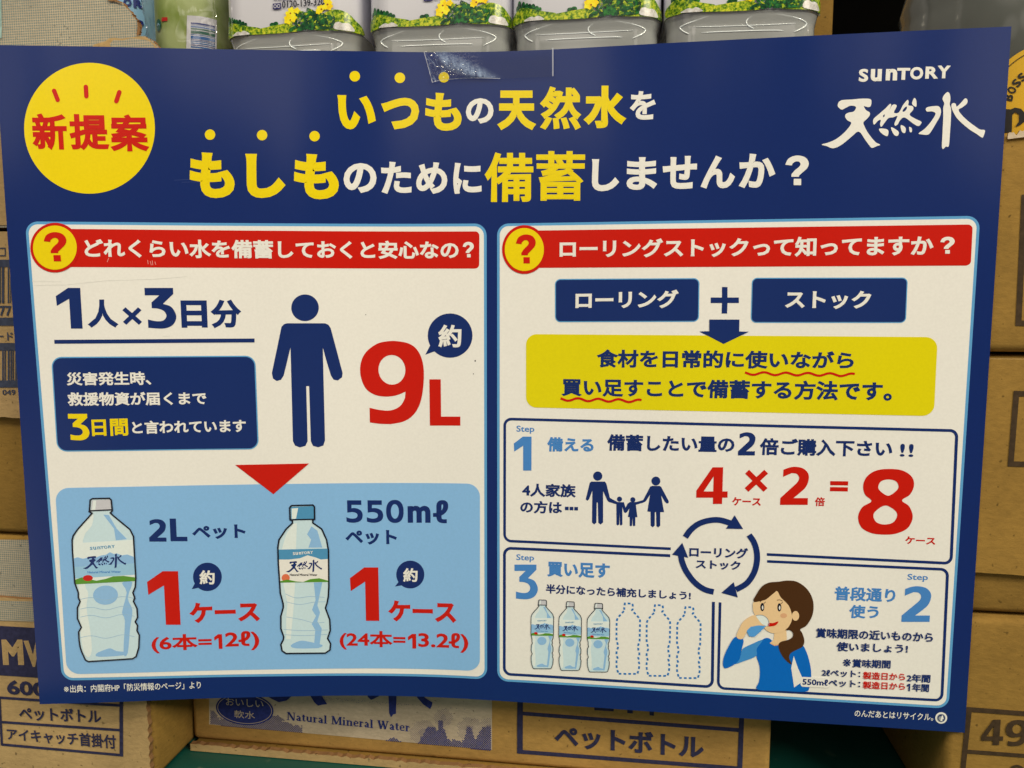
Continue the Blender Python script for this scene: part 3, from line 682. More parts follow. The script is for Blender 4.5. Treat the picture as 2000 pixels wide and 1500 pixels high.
def bottle_2l(top, bot, wid, sl, lay, par, small=False):
    f = bottle_map(top, bot, wid, sl, (570, 265), (628, 1185), 385); q = Part(SH)
    q.pxpoly(f(OUT2L), 'bottle_pale', lay)
    q.pxpoly(f(smooth([(522, 352), (520, 420), (470, 500), (480, 740), (500, 800), (490, 880), (510, 1000), (520, 1120), (500, 1160), (472, 1120), (455, 1000), (450, 800), (420, 560), (430, 470)], 3)), 'bottle_light', lay + .3)
    q.pxpoly(f([(585, 360), (615, 362), (660, 440), (718, 500), (655, 506), (645, 440)]), 'bottle_shade', lay + .3)
    q.pxpoly(f(smooth([(690, 745), (748, 742), (722, 830), (748, 900), (735, 1000), (722, 1140), (698, 1140), (706, 960), (690, 910), (716, 800)], 3)), 'bottle_shade', lay + .3)
    q.pxpoly(f(smooth([(545, 1140), (590, 1120), (625, 1112), (660, 1128), (715, 1135), (700, 1152), (560, 1158)], 3)), 'bottle_shade', lay + .4)
    q.pxpoly(f([(413, 517), (756, 504), (764, 640), (766, 736), (427, 748), (420, 640)]), 'bottle_light', lay + .6)
    q.pxpoly(f([(419, 602), (440, 596), (470, 605), (500, 598), (540, 600), (575, 588), (600, 585), (622, 571), (645, 582), (660, 578), (690, 590), (720, 586), (762, 602), (764, 660), (423, 672)]), 'bottle_shade', lay + .8)
    q.pxpoly(f([(422, 650), (763, 636), (765, 700), (427, 715)]), 'mist', lay + .95)
    q.pxpoly(f(ell(498, 714, 28, 17, 20)), 'red', lay + 1.15)
    q.pxpoly(f([(427, 722), (465, 709), (500, 718), (545, 730), (600, 720), (640, 707), (700, 706), (766, 716), (766, 736), (428, 748)]), 'hill_green', lay + 1.05)
    q.pxpoly(f(ell(597, 812, 70, 54, 32)), 'bottle_shade', lay + .4)
    if not small:
        for yy in (830, 885, 930, 1045):
            q.pxstroke(f(smooth([(455, yy + 3), (520, yy - 6), (600, yy + 10), (690, yy - 8), (760, yy + 4)], 4, False)), 1.0, 'wave', lay + .5)
    wordmark(q, lambda pts: boxmap((498, 46, 1522, 228), f([(510, 534), (650, 530), (650, 553), (510, 557)]))(pts), 'teal', lay + 1.3, .03)
    brush(q, boxmap(BSRC, f([(470, 583), (713, 578), (713, 660), (470, 665)])), 'navy', lay + 1.4)
    seral(q, f, 496, 675, 684, 688, 'step_blue', lay + 1.3)
    q.pxpoly(f([(520, 278), (625, 274), (628, 330), (516, 334)]), 'cap_grey', lay + .4)
    q.pxpoly(f([(528, 280), (545, 279), (540, 332), (520, 333)]), 'bottle_light', lay + .6)
    k = wid / 385.
    q.pxstroke(f([(510, 336), (634, 333)]), 6 * k + .6, 'black', lay + 1.9)
    q.pxstroke(f(OUT2L), 8.2 * k + .2, 'black', lay + 2.2, True)
    return q.build('bottle_picture', par)
bottle_2l(z2((570, 265))[0], z2((628, 1185))[0], 385 / 2.885, -.02, 5, lp)
def bottle_550():
    f = lambda p_: z3(*p_); q = Part(SH); lay = 5
    o = [(365, 320), (375, 308), (495, 305), (504, 315), (505, 385), (495, 388), (495, 405), (545, 440), (572, 500), (583, 560), (585, 760), (582, 820), (575, 855), (566, 885), (590, 950), (593, 1010), (578, 1055), (595, 1085), (591, 1120), (565, 1138), (345, 1140), (322, 1125), (315, 1090), (330, 1060), (331, 1045), (315, 1000), (315, 930), (329, 880), (328, 860), (312, 800), (301, 640), (298, 545), (305, 500), (345, 440), (380, 407), (380, 390), (367, 388)]
    q.pxpoly(f(o), 'bottle_pale', lay)
    q.pxpoly(f([(384, 410), (405, 408), (400, 540), (395, 740), (385, 900), (370, 1060), (345, 1060), (345, 930), (352, 860), (330, 760), (318, 560), (345, 470)]), 'bottle_light', lay + .3)
    q.pxpoly(f([(487, 425), (520, 450), (548, 545), (470, 545), (485, 500), (462, 470)]), 'bottle_shade', lay + .3)
    q.pxpoly(f([(500, 742), (548, 740), (520, 870), (535, 910), (520, 960), (545, 1000), (530, 1110), (500, 1112), (508, 1010), (488, 975), (512, 930), (490, 895), (510, 840)]), 'bottle_shade', lay + .3)
    q.pxpoly(f(smooth([(370, 1095), (420, 1070), (460, 1072), (520, 1085), (550, 1095), (520, 1110), (400, 1112)], 3)), 'bottle_shade', lay + .4)
    q.pxpoly(f([(300, 556), (583, 550), (585, 738), (308, 742)]), 'white', lay + .6)
    q.pxpoly(f([(300, 556), (583, 550), (584, 608), (540, 612), (510, 600), (465, 588), (420, 605), (360, 612), (302, 612)]), 'teal', lay + .8)
    q.pxpoly(f([(302, 612), (360, 612), (420, 605), (465, 590), (510, 602), (540, 613), (584, 609), (584, 645), (303, 655)]), 'mist', lay + .7)
    q.pxpoly(f(ell(342, 715, 23, 22, 24)), 'orange', lay + .9)
    q.pxpoly(f([(308, 735), (350, 724), (400, 735), (440, 738), (480, 722), (530, 717), (585, 732), (585, 738), (308, 742)]), 'hill_green', lay + 1.1)
    for a in ([(340, 805), (400, 828), (480, 820), (560, 825)], [(345, 850), (420, 865), (500, 852), (565, 850)], [(345, 935), (430, 950), (500, 968), (560, 965)], [(330, 1005), (440, 1012), (580, 1008)], [(335, 1035), (450, 1040), (575, 1033)]):
        q.pxstroke(f(smooth(a, 4, False)), 1.0, 'wave', lay + .5)
    wordmark(q, boxmap((498, 46, 1522, 228), f([(382, 566), (496, 563), (496, 584), (382, 587)])), 'white', lay + 1.3, .04)
    brush(q, boxmap(BSRC, f([(343, 614), (546, 611), (546, 682), (343, 685)])), 'navy', lay + 1.4)
    seral(q, f, 365, 691, 520, 704, 'black', lay + 1.3)
    q.pxpoly(f([(370, 316), (500, 311), (500, 382), (372, 386)]), 'teal', lay + .4)
    q.pxpoly(f([(375, 325), (412, 322), (400, 382), (376, 384)]), 'bottle_light', lay + .6)
    q.pxstroke(f([(370, 388), (503, 385)]), 2.6, 'black', lay + 1.9)
    q.pxstroke(f(o), 3.0, 'black', lay + 2.2, True); q.build('bottle_picture', lp)
bottle_550()

# right panel
q = Part(SH); rrect(q, (1084, 544.8), (1366.3, 543.2), (1365, 628.4), (1084.2, 629.2), 11, 'navy', 4, 'border', 2)
T(q, 'ローリング', (1124, 568, 604), (1325.3, 565.5, 601.5), 'white', 5, .036); q.build('word_box', rp_)
z5 = Z(1400, 400, 2000 / 600)
q = Part(SH); rrect(q, (1468.4, 542.5), (1772.8, 542), (1769, 630.6), (1466, 630.4), 11, 'navy', 4, 'border', 2)
T(q, 'ストック', (1532.9, 567, 603), (1701, 568, 604), 'white', 5, .036); q.build('word_box', rp_)
q = Part(SH); q.pxpoly([(1410, 560.5), (1420.8, 560.5), (1420.8, 581), (1443, 581), (1443, 591.8), (1420.8, 591.8), (1420, 612.3), (1409.3, 612.3), (1410, 591.8), (1388, 591.8), (1388, 581), (1410, 581)], 'navy', 3); q.build('plus_sign', rp_)
q = Part(SH); rrect(q, (1027.6, 652.5), (1831, 658.4), (1823.5, 812.5), (1027.6, 795.6), 22, 'gold', 3)
T(q, '食材を日常的に使いながら', (1165.4, 682, 718), (1667.5, 686, 721), 'navy', 4, .034)
T(q, '買い足すことで備蓄する方法です。', (1096.8, 738, 773.5), (1742, 744.5, 784), 'navy', 4, .034)
def wavy(a, b, k):
    pts = []
    for i in range(k * 16 + 1):
        s = i / (k * 16); pts.append((a[0] + (b[0] - a[0]) * s, a[1] + (b[1] - a[1]) * s - 2.6 * math.sin(s * k * 2 * math.pi + 2.4)))
    q.pxstroke(pts, 4.6, 'red', 4)
wavy((1455, 729), (1669, 732), 5); wavy((1095, 779.5), (1253, 783), 4); q.build('method_box', rp_)
q = Part(SH); q.pxpoly(zc((1590, 800), (1800, 800), (1798, 883), (1866, 885), (1690, 970), (1522, 883), (1590, 881)), 'navy', 4); q.build('arrow', rp_)

def step_box(lines, texts, par=rp_):
    q = Part(SH)
    for pts in lines: q.pxstroke(round_path(pts, 13), 5.6, 'navy', 3)
    for fn, *a in texts: fn(q, *a)
    return q.build('step_box', par)
step_box([[(1310, 1071.5), (985.6, 1056), (986, 818), (1868.5, 841), (1857, 1100), (1497.5, 1082.5)]],
    [(T, 'Step', (1008.8, 831, 846.5), (1043.8, 831.6, 847), 'step_blue', 3, .015), (D, '1', 1003.8, 852.5, 1038.2, 918.8, 'step_blue', 3),
     (T, '備える', (1068.8, 853, 881.5), (1159.5, 855, 883), 'step_blue', 3, .04), (T, '備蓄したい量の', (1186, 847.5, 880), (1434.5, 852, 884), 'navy', 3, .036),
     (D, '2', 1441.8, 844, 1475, 889.2, 'navy', 3), (T, '倍ご購入下さい', (1483.8, 855, 889), (1742.8, 860, 893), 'navy', 3, .036), (T, '!!', (1757.5, 866.3, 891.5), (1784, 867, 892.5), 'navy', 3, .015),
     (T, '4人家族', (1020, 943.5, 970), (1125, 945.5, 972), 'navy', 3, .036), (T, 'の方は', (1016.3, 977.5, 1002), (1098, 978.5, 1004), 'navy', 3, .036),
     (T, '■■■', (1103.5, 989.3, 996), (1129, 989.9, 996.6), 'navy', 3, 0.0),
     (D, '4', 1360.2, 912.3, 1421.5, 984, 'red', 3), (T, 'ケース', (1429.5, 970.5, 987), (1486.2, 971.5, 988), 'red', 3, .036), (D, 'X', 1454.7, 917.2, 1499.5, 960.3, 'red', 3),
     (D, '2', 1524.7, 911.3, 1579, 985.8, 'red', 3), (B, '倍', 1591.2, 970.8, 1610.8, 988.3, 'red', 3, .03), (T, '=', (1621, 939.3, 959.2), (1656, 939.8, 959.7), 'red', 3, .035),
     (D, '8', 1677, 915.5, 1784, 1044, 'red', 3), (T, 'ケース', (1767.3, 1047, 1062), (1826.8, 1049, 1064), 'red', 3, .036)])
step_box([[(1309, 1085), (985.4, 1070), (985, 1316), (1391, 1341), (1393.3, 1175)]],
    [(T, 'Step', (1008.5, 1082, 1097), (1043.3, 1083, 1098), 'step_blue', 3, .015), (D, '3', 1005, 1102.3, 1050.7, 1170, 'step_blue', 3),
     (T, '買い足す', (1068.5, 1096.5, 1126), (1191, 1100.5, 1130), 'step_blue', 3, .04), (T, '半分になったら補充しましょう!', (1066.3, 1140, 1159), (1349.3, 1154.5, 1172), 'navy', 3, .036)])
z4 = Z(1380, 1080, 2000 / 540)
step_box([[(1498, 1096), (1850.5, 1112), (1839, 1367.5), (1402.5, 1343.5), (1406.3, 1176)]],
    [(T, 'Step', (1772, 1120.3, 1135.5), (1812, 1121, 1136.3), 'step_blue', 3, .015), (D, '2', 1762, 1144.3, 1817.4, 1214.2, 'step_blue', 3),
     (T, '普段通り', (1629.8, 1144, 1172), (1748.6, 1149, 1177), 'step_blue', 3, .034), (T, '使う', (1658, 1180.5, 1207), (1716, 1182, 1208.5), 'step_blue', 3, .036),
     (T, '賞味期限の近いものから', (1593.3, 1225.5, 1245), (1822, 1234.5, 1254.5), 'navy', 5, .032, 2), (T, '使いましょう!', (1633.3, 1252.5, 1271), (1772.8, 1257.5, 1275.5), 'navy', 5, .034, 2),
     (B, '※', 1646, 1286, 1661.5, 1301, 'navy', 5, .01), (T, '賞味期間', (1664, 1286, 1303), (1739, 1288.5, 1305.5), 'navy', 5, .03, 2),
     (T, '2ℓペット：', (1604.6, 1306.3, 1320), (1680, 1309.3, 1323), 'navy', 5, .034, 2), (T, '製造日から', (1685, 1311, 1326), (1767.5, 1314, 1329), 'red', 5, .026, 2), (T, '2年間', (1770.5, 1315, 1331), (1816.6, 1316.5, 1333), 'navy', 5, .034, 2)])
# cycle arrows
zr = Z(1300, 780, 2000 / 700)
for arc, tip in (([(110, 768), (140, 727), (185, 693), (240, 675), (300, 672), (365, 690)], [(385, 645), (432, 722), (337, 720)]),
                 ([(465, 755), (492, 795), (508, 850), (508, 910), (490, 972), (450, 1027), (392, 1060)], [(380, 1018), (402, 1103), (311, 1078)]),
                 ([(268, 1073), (215, 1058), (160, 1018), (115, 958), (92, 905), (84, 865)], [(93, 799), (36, 865), (126, 882)])):
    q = Part(SH); q.pxstroke(zr(*smooth(arc, 5, False)), 11.6, 'navy', 4); q.pxpoly(zr(*tip), 'navy', 4.3); q.build('cycle_arrow', rp_)
q = Part(SH); T(q, 'ローリング', (1346.2, 1066.5, 1087.5), (1461, 1070, 1091), 'navy', 4, .036); T(q, 'ストック', (1358.5, 1092, 1110), (1446.3, 1095.5, 1113.5), 'navy', 4, .036); q.build('cycle_lettering', rp_)
# family of four
z1 = Z(960, 780, 4.0)
q = Part(SH)
def pic(c, r, poly): q.pxpoly(ell(*z1(c)[0], r / 4, r / 4, 28), 'navy', 3); q.pxpoly(z1(*poly), 'navy', 3)
pic((830, 598), 36, [(768, 650), (780, 641), (885, 641), (897, 655), (925, 768), (982, 800), (1035, 803), (1047, 845), (1062, 815), (1080, 801), (1128, 801), (1185, 785), (1240, 680), (1255, 675), (1312, 675), (1325, 682), (1385, 795), (1383, 810), (1368, 812), (1355, 800), (1325, 750), (1348, 880), (1318, 880), (1318, 985), (1302, 1000), (1288, 988), (1285, 880), (1276, 880), (1275, 985), (1258, 998), (1243, 985), (1242, 877), (1217, 875), (1238, 745), (1205, 795), (1190, 804), (1128, 823), (1140, 920), (1124, 920), (1123, 985), (1112, 990), (1104, 985), (1102, 921), (1098, 985), (1088, 990), (1079, 985), (1079, 919), (1065, 917), (1078, 850), (1058, 880), (1044, 888), (1034, 878), (1022, 838), (1023, 975), (1012, 985), (1003, 978), (1000, 880), (998, 975), (986, 985), (976, 975), (975, 818), (915, 800), (903, 785), (872, 715), (872, 960), (852, 977), (834, 962), (830, 805), (822, 805), (820, 960), (802, 976), (785, 960), (788, 712), (762, 780), (750, 791), (736, 780)])
for c, r_ in (((1284, 637), 35), ((1000, 778), 20), ((1104, 783), 20)): q.pxpoly(ell(*z1(c)[0], r_ / 4, r_ / 4, 24), 'navy', 3)
q.build('family_figures', rp_)
# three bottles and three dashed outlines
zb3 = Z(960, 1020, 1917 / 460)
for tx, ty, bx, by in ((417, 628, 413, 1193), (643, 642, 640, 1207), (873, 655, 870, 1220)):
    bottle_2l(zb3((tx, ty))[0], zb3((bx, by))[0], 204 / 4.167, .055, 3, rp_, True)
for tx, ty, bx, by in ((1117, 658, 1110, 1236), (1362, 672, 1355, 1252), (1610, 688, 1602, 1270)):
    q = Part(SH); f = bottle_map(zb3((tx, ty))[0], zb3((bx, by))[0], 210 / 4.167, .055, (570, 265), (628, 1185), 385)
    pts = np.array(f(smooth(OUT2L, 3)) + f(OUT2L[:1])); L = np.concatenate([[0], np.cumsum(np.hypot(*np.diff(pts, axis=0).T))])
    n = 37; st = L[-1] / n
    for i in range(n):
        s = np.linspace(i * st, i * st + st * .56, 4)
        q.pxstroke(list(zip(np.interp(s, L, pts[:, 0]), np.interp(s, L, pts[:, 1]))), 3.6, 'dash', 3)
    q.build('dashed_outline', rp_)
# the woman drinking
q = Part(SH); A = lambda pts, m, lay, sm=True: q.pxpoly(z4(*(smooth(pts, 4) if sm else pts)), m, lay)
A([(408, 622), (455, 616), (500, 660), (545, 640), (600, 640), (690, 665), (718, 705), (740, 770), (755, 850), (754, 920), (742, 975), (710, 1001), (540, 995), (367, 985), (378, 930), (385, 870), (380, 810), (360, 745), (358, 690)], 'sweater', 4)
A([(629, 742), (660, 830), (692, 902), (690, 930), (660, 950), (632, 970), (622, 900), (611, 830)], 'white', 4.6, False)
A([(405, 626), (330, 655), (262, 690), (242, 740), (195, 802), (270, 780), (358, 742), (362, 690)], 'sleeve', 4.4)
A([(205, 606), (265, 622), (252, 700), (235, 770), (190, 810), (135, 832), (118, 808), (122, 760), (150, 690)], 'sweater', 4.8)
A([(490, 565), (575, 545), (580, 622), (545, 655), (490, 670), (455, 650), (485, 625)], 'skin', 4.6, False)
q.pxpoly(z4(*smooth([(462, 640), (490, 662), (545, 650), (548, 655), (490, 668)], 3)), 'skin_shade', 4.8)
A([(341, 350), (358, 300), (400, 240), (450, 212), (520, 205), (580, 197), (645, 203), (705, 238), (748, 290), (770, 350), (771, 415), (755, 470), (718, 525), (676, 550), (690, 575), (706, 630), (692, 675), (645, 700), (608, 722), (596, 755), (614, 803), (568, 770), (533, 718), (518, 668), (535, 640), (590, 625), (620, 605), (622, 575), (600, 555), (560, 552), (500, 480), (430, 380)], 'hair', 5)
A([(341, 350), (400, 338), (455, 312), (505, 272), (535, 318), (590, 375), (612, 430), (616, 480), (592, 530), (555, 562), (500, 578), (455, 570), (415, 540), (370, 470), (342, 432), (334, 395)], 'skin', 5.4)
A([(341, 352), (370, 330), (430, 310), (505, 268), (470, 300), (430, 332), (390, 345)], 'hair', 5.8)
q.pxpoly(ell(*z4((642, 452))[0], 7, 9.5, 20), 'skin', 5.7)
A([(215, 602), (245, 525), (268, 490), (308, 460), (345, 446), (382, 455), (415, 490), (400, 520), (345, 535), (295, 560), (258, 618)], 'skin', 6.2)
A([(288, 560), (318, 530), (375, 520), (430, 525), (380, 572), (345, 603), (308, 600)], 'water', 6.5, False)
A([(358, 450), (400, 448), (440, 475), (448, 515), (430, 525), (400, 510), (375, 480)], 'bottle_light', 6.6)
q.pxstroke(z4(*smooth([(355, 448), (400, 446), (438, 470), (450, 510), (440, 524)], 4, False)), 1.4, 'grey', 7)
A([(448, 503), (480, 503), (518, 491), (500, 518), (465, 527), (442, 524)], 'red', 6.8)
for x, y in ((402, 388), (525, 390)):
    q.pxpoly(ell(*z4((x, y))[0], 3.9, 8, 20), 'black', 6); q.pxpoly(ell(*z4((x + 2, y + 3))[0], 1.5, 4, 12), 'white', 6.5)
    q.pxstroke(z4((x + 10, y - 25), (x + 25, y - 38)), 1, 'black', 6.4)
q.pxstroke(z4(*smooth([(385, 350), (405, 335), (428, 332)], 3, False)), 1.2, 'hair', 6.4); q.pxstroke(z4(*smooth([(508, 338), (530, 336), (548, 345)], 3, False)), 1.2, 'hair', 6.4)
q.pxpoly(ell(*z4((556, 450))[0], 6.5, 4.6, 20), 'skin_shade', 6)
q.build('woman_picture', rp_)
q = Part(SH); q.pxpoly(round_path([(1563.5, 1321), (1619, 1323.5), (1618.5, 1343), (1563, 1340)], 5, True), 'white', 4.95); T(q, '550mℓペット：', (1566.8, 1323.5, 1337.5), (1680, 1328.5, 1342.5), 'navy', 5.6, .034, 2)
T(q, '製造日から', (1684.6, 1329.5, 1344.5), (1767.5, 1332.5, 1347.5), 'red', 5, .026, 2); D(q, '1', 1770.5, 1334.5, 1777, 1349, 'navy', 5); T(q, '年間', (1781, 1333.5, 1349.5), (1814, 1335, 1351), 'navy', 5, .034, 2)
q.build('shelf_life_lettering', rp_)
# foot of the poster
q = Part(SH); B(q, '※', 125, 1341, 134.5, 1351, 'white', 1, .004); T(q, '出典：内閣府HP「防災情報のページ」より', (137, 1338, 1353), (392.4, 1330, 1345), 'white', 1, .012, 2); q.build('footnote', poster)
q = Part(SH); T(q, 'のんだあとはリサイクル。', (1669, 1386, 1399.5), (1822.8, 1394, 1407.5), 'white', 1, .014, 2); q.build('footnote', poster)
q = Part(SH); c = (1838.2, 1402); q.pxpoly(ell(*c, 11.6, 11.2, 32), 'white', 1); q.pxpoly(ell(*c, 8.4, 8.2, 28), 'grey', 2); q.pxpoly(ell(*c, 7.2, 7, 28), 'navy', 2.4)
q.pxpoly([(1836, 1407), (1839, 1397), (1841, 1396.5), (1843, 1404), (1840.5, 1404), (1840, 1408)], 'white', 3.2); q.pxpoly(ell(1836, 1402.5, 3.4, 4.2, 16), 'grey', 3)
q.build('recycling_mark', poster)

# ================================================================ THE TAPE
tm, p, n, l = base_mat('clear_tape_film', (1, 1, 1, 1), 0.06, 0.5)
tr = n.new('ShaderNodeBsdfTransparent'); tr.inputs['Color'].default_value = (.97, .975, .98, 1)
gl = n.new('ShaderNodeBsdfGlossy'); gl.inputs['Roughness'].default_value = 0.13
fz = schlick(n, l, .075)
mxs = n.new('ShaderNodeMixShader'); l.new(fz.outputs[0], mxs.inputs[0]); l.new(tr.outputs[0], mxs.inputs[1]); l.new(gl.outputs[0], mxs.inputs[2])
l.new(mxs.outputs[0], n['Material Output'].inputs['Surface'])
PM['tape'] = tm
g, p, n, l = base_mat('cut_tape_edge', alb(214, 210, 214), .25)
tr = n.new('ShaderNodeBsdfTransparent'); mx = n.new('ShaderNodeMixShader'); mx.inputs[0].default_value = .55
l.new(tr.outputs[0], mx.inputs[1]); l.new(p.outputs[0], mx.inputs[2]); l.new(mx.outputs[0], n['Material Output'].inputs['Surface']); PM['tape_edge'] = g
n, l = tm.node_tree.nodes, tm.node_tree.links          # lamp glare on the film painted as milky streaks, by a vertex attribute
at = n.new('ShaderNodeAttribute'); at.attribute_name = 'glare'; df = n.new('ShaderNodeBsdfPrincipled'); df.inputs['Base Color'].default_value = alb(176, 190, 216); df.inputs['Roughness'].default_value = .12
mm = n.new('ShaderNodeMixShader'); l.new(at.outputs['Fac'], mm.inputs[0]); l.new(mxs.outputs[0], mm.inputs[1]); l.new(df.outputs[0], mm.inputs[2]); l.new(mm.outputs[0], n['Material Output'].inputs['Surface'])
zt_ = Z(800, 80, 2000 / 300)
def build_tape():
    nx, ny = 180, 52; V = []; h = []
    A0, B0 = np.array(zt_((195, 160))[0]), np.array(zt_((1880, 112))[0]); C0, E0 = np.array(zt_((1878, 470))[0]), np.array(zt_((300, 540))[0])
    rr = random.Random(3)
    from mathutils import noise
    for i in range(nx + 1):
        for j in range(ny + 1):
            s, t_ = i / nx, j / ny
            a = A0 * (1 - s) + B0 * s; b = E0 * (1 - s) + C0 * s
            if s < .06: b = b + np.array([0, 2.0]) * (1 - s / .06)
            b = b + np.array([0, -3.5 * math.sin(min(1, s / .55) * math.pi) * 1.0])
            q_ = a * (1 - t_) + b * t_; V.append(q_)
            k = max(0, 1 - s / .24); k2 = max(0, 1 - s / .55)
            w = abs(noise.noise(Vector((s * 26 + t_ * 5, t_ * 5 - s * 12, .3)))) * 0.0006 * k ** .7 + abs(noise.noise(Vector((s * 60, t_ * 6, 2)))) * .00012 * k2 + .00004 * noise.noise(Vector((s * 5, t_ * 3, 9)))
            if i >= nx - 2: w += .00035
            
            blg = max(0, 1 - abs(s - .27) / .2); w += .0013 * blg * max(0, (t_ - .12)) ** 1.2 * (1 if t_ < .9 else (1 - t_) / .1) + abs(noise.noise(Vector((s * 45, t_ * 9, 4)))) * .00022 * blg
            msk = min(1, max(0, (t_ - (s - .08) / .47) * 3 + .25)) * min(1, max(0, (s - .10) / .05)) * (s < .56)
            w += msk * (.00030 * noise.noise(Vector((s * 95, t_ * 26, 1))) + .00016 * noise.noise(Vector((s * 180, t_ * 20, 5)))) + (.0009 * abs(noise.noise(Vector((s * 40 + t_ * 4, t_ * 3 - s * 20, 7)))) if s < .14 else 0)
            h.append(.0011 + (1 - t_) * .0011 + w)
    uv_ = uvp(SH, V); pos, _ = SH.uv2pos(uv_, np.array(h))
    fs = [(i * (ny + 1) + j, i * (ny + 1) + j + 1, (i + 1) * (ny + 1) + j + 1, (i + 1) * (ny + 1) + j) for i in range(nx) for j in range(ny)]
    mi_ = [1 if (i >= nx - 2 or (j == ny - 1 and i < nx * .56) or (i == 0)) else 0 for i in range(nx) for j in range(ny)]
    glare = []
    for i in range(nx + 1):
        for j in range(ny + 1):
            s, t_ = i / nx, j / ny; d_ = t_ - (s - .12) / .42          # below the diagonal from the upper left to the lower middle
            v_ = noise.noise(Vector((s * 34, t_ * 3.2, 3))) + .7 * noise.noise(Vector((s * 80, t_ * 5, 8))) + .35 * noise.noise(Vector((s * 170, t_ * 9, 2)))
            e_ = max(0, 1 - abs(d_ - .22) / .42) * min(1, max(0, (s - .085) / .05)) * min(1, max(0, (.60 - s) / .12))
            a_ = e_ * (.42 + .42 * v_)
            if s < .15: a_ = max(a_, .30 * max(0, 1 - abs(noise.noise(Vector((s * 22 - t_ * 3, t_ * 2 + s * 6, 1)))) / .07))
            glare.append(min(.62, max(0, a_)))
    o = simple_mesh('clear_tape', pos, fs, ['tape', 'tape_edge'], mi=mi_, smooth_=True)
    o.data.attributes.new('glare', 'FLOAT', 'POINT').data.foreach_set('value', glare)
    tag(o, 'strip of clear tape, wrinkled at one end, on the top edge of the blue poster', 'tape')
build_tape()

# ================================================================ CARDBOARD BOXES
def zpx(px, py, Y): return float(uvp(Face(Y), [(px, py)])[0][1])
def xpx(px, py, Y): return float(uvp(Face(Y), [(px, py)])[0][0])
def prism(name, uvpts, Y, th, mat, parent, edge_mat='core', label=None):
    """a board cut to an outline (x, z), its front at y = Y"""
    n = len(uvpts); tri = tessellate_polygon([[Vector((a, b, 0)) for a, b in uvpts]])
    V = [(a, Y, b) for a, b in uvpts] + [(a, Y + th, b) for a, b in uvpts]; fs = []; mi = []
    for t_ in tri:
        A_, B_, C_ = [uvpts[i] for i in t_]
        ar = (B_[0] - A_[0]) * (C_[1] - A_[1]) - (B_[1] - A_[1]) * (C_[0] - A_[0])
        f = tuple(t_) if ar > 0 else (t_[0], t_[2], t_[1])
        fs.append(f); mi.append(0); fs.append(tuple(n + i for i in f[::-1])); mi.append(0)
    s = sum(a[0] * b[1] - a[1] * b[0] for a, b in zip(uvpts, uvpts[1:] + uvpts[:1]))
    for i in range(n):
        j = (i + 1) % n; fs.append((j, i, n + i, n + j) if s > 0 else (i, j, n + j, n + i)); mi.append(1)
    return simple_mesh(name, V, fs, [mat, edge_mat], parent, mi=mi, label=label)
def ragged(a, b, n, amp, seed, period=0.0042):
    rr = random.Random(seed); L = math.hypot(b[0] - a[0], b[1] - a[1]); o = []
    nx, nz = -(b[1] - a[1]) / L, (b[0] - a[0]) / L
    for i in range(n + 1):
        t_ = i / n; w = amp * (math.sin(t_ * L / period * 2 * math.pi) * .6 + rr.uniform(-.5, .5)) * (0 if i in (0, n) else 1)
        o.append((a[0] + (b[0] - a[0]) * t_ + nx * w, a[1] + (b[1] - a[1]) * t_ + nz * w))
    return o
XL = xpx(297, 1500, YL); XR = float((ray(1849, 1440) * (YR / ray(1849, 1440)[1]))[0])

# --- left stack
zA, zB = zpx(40, 1050, YL), zpx(5, 447, YL)
t1 = thing('cardboard_box', 'brown box at the bottom of the left stack, with a navy printed table', 'box', (XL - .14, YL + .12, ZS))
bpy.context.view_layer.update()
bevel_box('carton_body', (XL - .29, XL, YL + .0035, YL + .30, ZS + .0005, zA - .0006), 'dark_board', t1, bev=.003, wob=.0002)
zf = zpx(40, 1170, YL)
flap = [(XL - .29, ZS + .0012), (XL - .001, ZS + .0012)] + ragged((XL - .001, ZS + .0012), (XL - .001, zf), 40, .0007, 1)[1:] + ragged((XL - .001, zf), (XL - .29, zf), 70, .0005, 2)[1:]
fl = prism('front_flap', flap, YL, .003, 'board', t1)
q = Part(Face(YL - .0002))
q.pxpoly([(-60, 1219), (245, 1236), (240, 1334), (-60, 1315)], 'ink', 1)
for ch, x0, y0, x1, y1 in (('M', 4.7, 1249, 45.9, 1298.4), ('W', 48, 1251, 104, 1302)): B(q, ch, x0, y0, x1, y1, 'board', 2, .055)
T(q, '600ml', (13.9, 1327, 1355.5), (140, 1336, 1364), 'ink', 2, .035)
for a, b in (((-60, 1358.5), (236, 1378)), ((2, 1410), (236, 1426)), ((4, 1454), (240, 1475))): q.pxstroke([a, b], 4.8, 'ink', 1)
q.pxstroke([(-1, 1360), (4, 1456)], 4.6, 'ink', 1.3); q.pxstroke([(237, 1230), (237.3, 1477)], 7, 'ink', 1.3)
T(q, 'ペットボトル', (37.3, 1379, 1406), (198.4, 1386, 1413), 'ink', 2, .03); T(q, 'アイキャッチ首掛付', (13.9, 1421, 1445), (227, 1435, 1463), 'ink', 2, .026)
q.build('printed_table', fl)
q = Part(Face(YL - .0002)); q.pxpoly([(-60, 1172), (110, 1175), (110, 1212), (60, 1214), (-60, 1210)], 'half', 1); q.build('halftone_print', fl)
q = Part(Face(YL + .0024)); q.pxpoly([(-80, 1053), (140, 1055), (140, 1200), (-80, 1200)], 'half', 1); q.build('halftone_strip', t1)
t2 = thing('cardboard_box', 'brown box with dark printed barcodes, halfway up the left stack', 'box', (XL - .14, YL + .12, zA))
bpy.context.view_layer.update()
bevel_box('carton_body', (XL - .29, XL, YL + .0035, YL + .30, zA + .0006, zB - .0006), 'dark_board', t2, bev=.003, wob=.0002)
zf = zpx(20, 813, YL)
